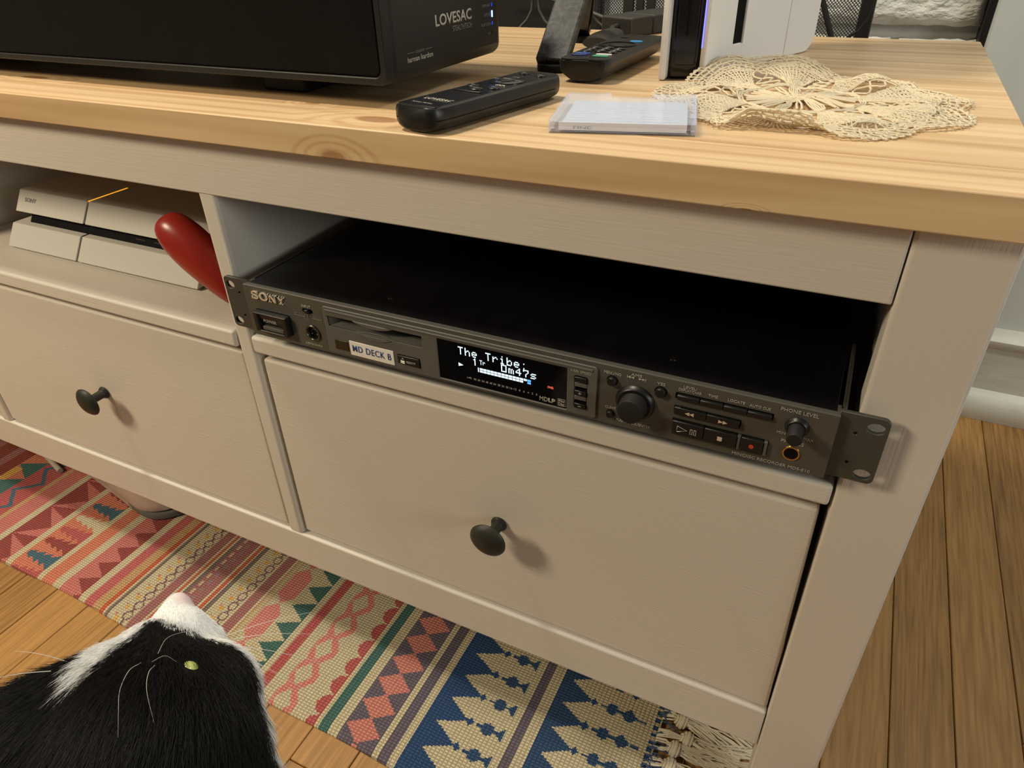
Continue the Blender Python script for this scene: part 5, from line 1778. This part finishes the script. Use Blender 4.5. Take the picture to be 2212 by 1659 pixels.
def whiteness(P):
    d1, t1 = seg_dist(P, LA)
    d2, t2 = seg_dist(P, LB)
    r1 = 0.0120 - 0.0095 * t1
    r2 = np.where(t2 < 0.5, 0.0165 - 0.010 * t2, 0.012 + 0.05 * (t2 - 0.5))
    w = np.minimum(d1 - r1, d2 - r2)
    # inner (far/left) side of the muzzle and the chest are white too
    d3 = np.linalg.norm(P - np.array([-0.2960, -0.2330, 0.3720]), axis=1) - 0.017
    return np.minimum(w, d3)


def cat_cols(P):
    w = whiteness(P)
    s = np.clip(0.5 - w / 0.0030, 0, 1)[:, None]
    col = s * np.array([[0.78, 0.78, 0.79]]) + (1 - s) * np.array([[0.0065, 0.0062, 0.0060]])
    dn = np.linalg.norm(P - np.array([-0.2915, -0.2250, 0.3812]), axis=1)
    pk = np.clip(1 - (dn - 0.0072) / 0.0030, 0, 1)[:, None] * 0.9
    return col * (1 - pk) + pk * np.array([[0.62, 0.47, 0.48]])


at = cm.color_attributes.new('coat', 'FLOAT_COLOR', 'POINT')
cc = np.ones((nvt, 4), np.float32); cc[:, :3] = cat_cols(co)
at.data.foreach_set('color', cc.ravel())
nrm = np.empty(nvt * 3, np.float32); cm.vertices.foreach_get('normal', nrm); nrm = nrm.reshape(-1, 3).astype(float)
skin = bpy.data.materials.new('cat_coat'); skin.use_nodes = True
nt = skin.node_tree; a_ = nt.nodes.new('ShaderNodeAttribute'); a_.attribute_name = 'coat'
nt.links.new(a_.outputs['Color'], nt.nodes['Principled BSDF'].inputs['Base Color'])
nt.nodes['Principled BSDF'].inputs['Roughness'].default_value = 0.8
nt.nodes['Principled BSDF'].inputs['Specular IOR Level'].default_value = 0.15
cm.materials.clear(); cm.materials.append(skin)
cm.vertices.foreach_set('co', (co - np.array(CO)).astype(np.float32).ravel())
for p in cm.polygons:
    p.use_smooth = True
cm.update()
CAT = thing('cat', 'black and white cat looking up at the bench from the lower left', 'cat', CO)
body_ = link('body', cm, CAT)
# fur
faces = np.array([list(p.vertices)[:4] if len(p.vertices) >= 4 else list(p.vertices) + [p.vertices[-1]] for p in cm.polygons])
fc = co[faces].mean(1)
fn = nrm[faces].mean(1); fn /= np.linalg.norm(fn, axis=1)[:, None]
headc = np.array([-0.262, -0.272, 0.368])
dist_h = np.linalg.norm(fc - headc, axis=1)
rg = np.random.default_rng(9)


def make_fur(name, sel, count, length, rad, m, label=None, prob=None):
    for ec in ((-0.2493, -0.2560, 0.3968), (-0.3035, -0.2640, 0.3860)):
        sel = sel & (np.linalg.norm(fc - np.array(ec), axis=1) > 0.0042)
    ids = np.nonzero(sel)[0]
    p_ = None if prob is None else prob[ids] / prob[ids].sum()
    pick = rg.choice(ids, count, p=p_)
    a, b = rg.random((2, count, 1))
    v = co[faces[pick]]
    root = (v[:, 0] * (1 - a) + v[:, 1] * a) * (1 - b) + (v[:, 3] * (1 - a) + v[:, 2] * a) * b
    n = fn[pick]
    # coat lies back from the nose
    away = root - np.array([-0.297, -0.222, 0.386])
    away /= np.linalg.norm(away, axis=1)[:, None]
    down = np.array([-0.25, -0.45, -0.85])
    far = np.clip((np.linalg.norm(root - np.array(nose), axis=1) - 0.05) / 0.08, 0, 1)[:, None]
    flow = away * (1 - 0.7 * far) + down * 0.7 * far
    flow = flow - n * np.sum(flow * n, 1)[:, None]
    flow /= np.linalg.norm(flow, axis=1)[:, None] + 1e-9
    dn = np.linalg.norm(root - np.array(nose), axis=1)
    L = length * np.clip((dn - 0.006) / 0.065, 0.10, 1.0) * rg.uniform(0.6, 1.25, count)
    d = flow * 0.93 + n * 0.30 + rg.normal(0, 0.13, (count, 3))
    K = 4
    pts = np.empty((count, K, 3))
    for k in range(K):
        t = k / (K - 1)
        pts[:, k] = root + d * (L * t)[:, None] - n * (L * 0.16 * t * t)[:, None]
    cu = bpy.data.hair_curves.new(name)
    cu.add_curves([K] * count)
    cu.position_data.foreach_set('vector', (pts - np.array(CO)).astype(np.float32).ravel())
    ra = cu.attributes.get('radius') or cu.attributes.new('radius', 'FLOAT', 'POINT')
    rr_ = np.tile(np.array([1.0, 0.85, 0.55, 0.08]) * rad, count).astype(np.float32)
    ra.data.foreach_set('value', rr_)
    cu.materials.append(m)
    return link(name, cu, CAT, label)


def hair_mat(name, c, rough=0.45, spec=0.35):
    return mat(name, c, rough=rough, spec=spec)


wf = whiteness(fc)
nd = np.linalg.norm(fc - np.array([-0.2915, -0.2250, 0.3812]), axis=1)
near_ = dist_h < 0.12
pr = np.where(dist_h < 0.075, 3.0, 1.0)
make_fur('black_fur', near_ & (wf > 0.0002), 52000, 0.0135, 0.000085, hair_mat('black_hair', (0.007, 0.0066, 0.006, 1), 0.5, 0.3), prob=pr)
make_fur('white_fur', near_ & (wf + 0.004 * (rg.random(len(wf)) - 0.5) < 0.0008) & (nd > 0.0085), 26000, 0.0100, 0.000070, hair_mat('white_hair', (0.82, 0.82, 0.82, 1), 0.6, 0.2), label='white fur of the muzzle and blaze', prob=pr)
make_fur('body_fur', ~near_ , 24000, 0.018, 0.00016, hair_mat('black_hair_body', (0.008, 0.0075, 0.007, 1), 0.5, 0.3))
# eyes
for c in ((-0.2494, -0.2566, 0.3951), (-0.3030, -0.2650, 0.3850)):
    MB().lathe([(0.0045 * math.sin(math.pi * k / 12) + 0.00005, -0.0045 * math.cos(math.pi * k / 12)) for k in range(13)], c, axis='Z', n=24).build('eye', mat('cat_eye', (0.50, 0.54, 0.16, 1), rough=0.08, coat=1.0), CAT, smooth=True, label='yellow-green eye')
# whiskers
wk = MB()


def whisk(a, b, sag, r=0.00022):
    a, b, s_ = Vector(a), Vector(b), Vector(sag)
    pts = [a.lerp(b, t) + s_ * math.sin(math.pi * t) for t in [i / 8 for i in range(9)]]
    wk.tube(pts, [r * (1 - 0.75 * i / 8) for i in range(9)], 5)


whisk((-0.2630, -0.2290, 0.3750), (-0.2290, -0.2000, 0.3640), (0, 0, 0.003))
whisk((-0.2620, -0.2300, 0.3740), (-0.2250, -0.2080, 0.3540), (0, 0, 0.002))
whisk((-0.2600, -0.2310, 0.3725), (-0.2270, -0.2190, 0.3440), (0.001, 0, 0.002))
whisk((-0.2580, -0.2320, 0.3705), (-0.2300, -0.2260, 0.3400), (0.001, 0, 0.001))
whisk((-0.2640, -0.2285, 0.3765), (-0.2350, -0.1960, 0.3740), (0, 0, 0.002))
whisk((-0.2560, -0.2330, 0.3690), (-0.2330, -0.2330, 0.3350), (0, 0, 0.002))
def curl(pts, r):
    """smooth hair through the given points"""
    P_ = [2 * Vector(pts[0]) - Vector(pts[1])] + [Vector(p) for p in pts] + [2 * Vector(pts[-1]) - Vector(pts[-2])]
    o_ = []
    for i in range(1, len(P_) - 2):
        for k in range(6):
            t = k / 6
            o_.append(0.5 * ((2 * P_[i]) + (P_[i + 1] - P_[i - 1]) * t + (2 * P_[i - 1] - 5 * P_[i] + 4 * P_[i + 1] - P_[i + 2]) * t * t + (3 * P_[i] - P_[i - 1] - 3 * P_[i + 1] + P_[i + 2]) * t ** 3))
    o_.append(P_[-2])
    n = len(o_)
    bh.tube(o_, [r * (1 - 0.85 * i / n) for i in range(n)], 5)


bh = MB()
curl([(-0.2625, -0.2665, 0.4065), (-0.2600, -0.2730, 0.4110), (-0.2540, -0.2815, 0.4130), (-0.2470, -0.2880, 0.4125), (-0.2410, -0.2945, 0.4085)], 0.00020)
curl([(-0.2560, -0.2650, 0.4065), (-0.2520, -0.2700, 0.4105), (-0.2450, -0.2765, 0.4115), (-0.2350, -0.2835, 0.4060)], 0.00022)
curl([(-0.2600, -0.2600, 0.4060), (-0.2610, -0.2530, 0.4080), (-0.2570, -0.2450, 0.4050), (-0.2500, -0.2400, 0.4010)], 0.00013)
curl([(-0.2590, -0.2640, 0.4060), (-0.2550, -0.2600, 0.4075), (-0.2500, -0.2590, 0.4050)], 0.00012)
bh.build('brow_whiskers', mat('brow_hair_grey', (0.40, 0.39, 0.34, 1), rough=0.5), CAT, label='long grey brow whiskers', kind='stuff', world=True)
whisk((-0.2960, -0.2780, 0.4010), (-0.3160, -0.2870, 0.4090), (0, 0, 0.002), 0.00020)
whisk((-0.2953, -0.2858, 0.4059), (-0.3130, -0.3060, 0.4120), (0, 0, 0.002), 0.00020)
wk.build('whiskers', mat('whisker_white', (0.62, 0.61, 0.57, 1), rough=0.4), CAT, label='long white whiskers and brow hairs', kind='stuff')
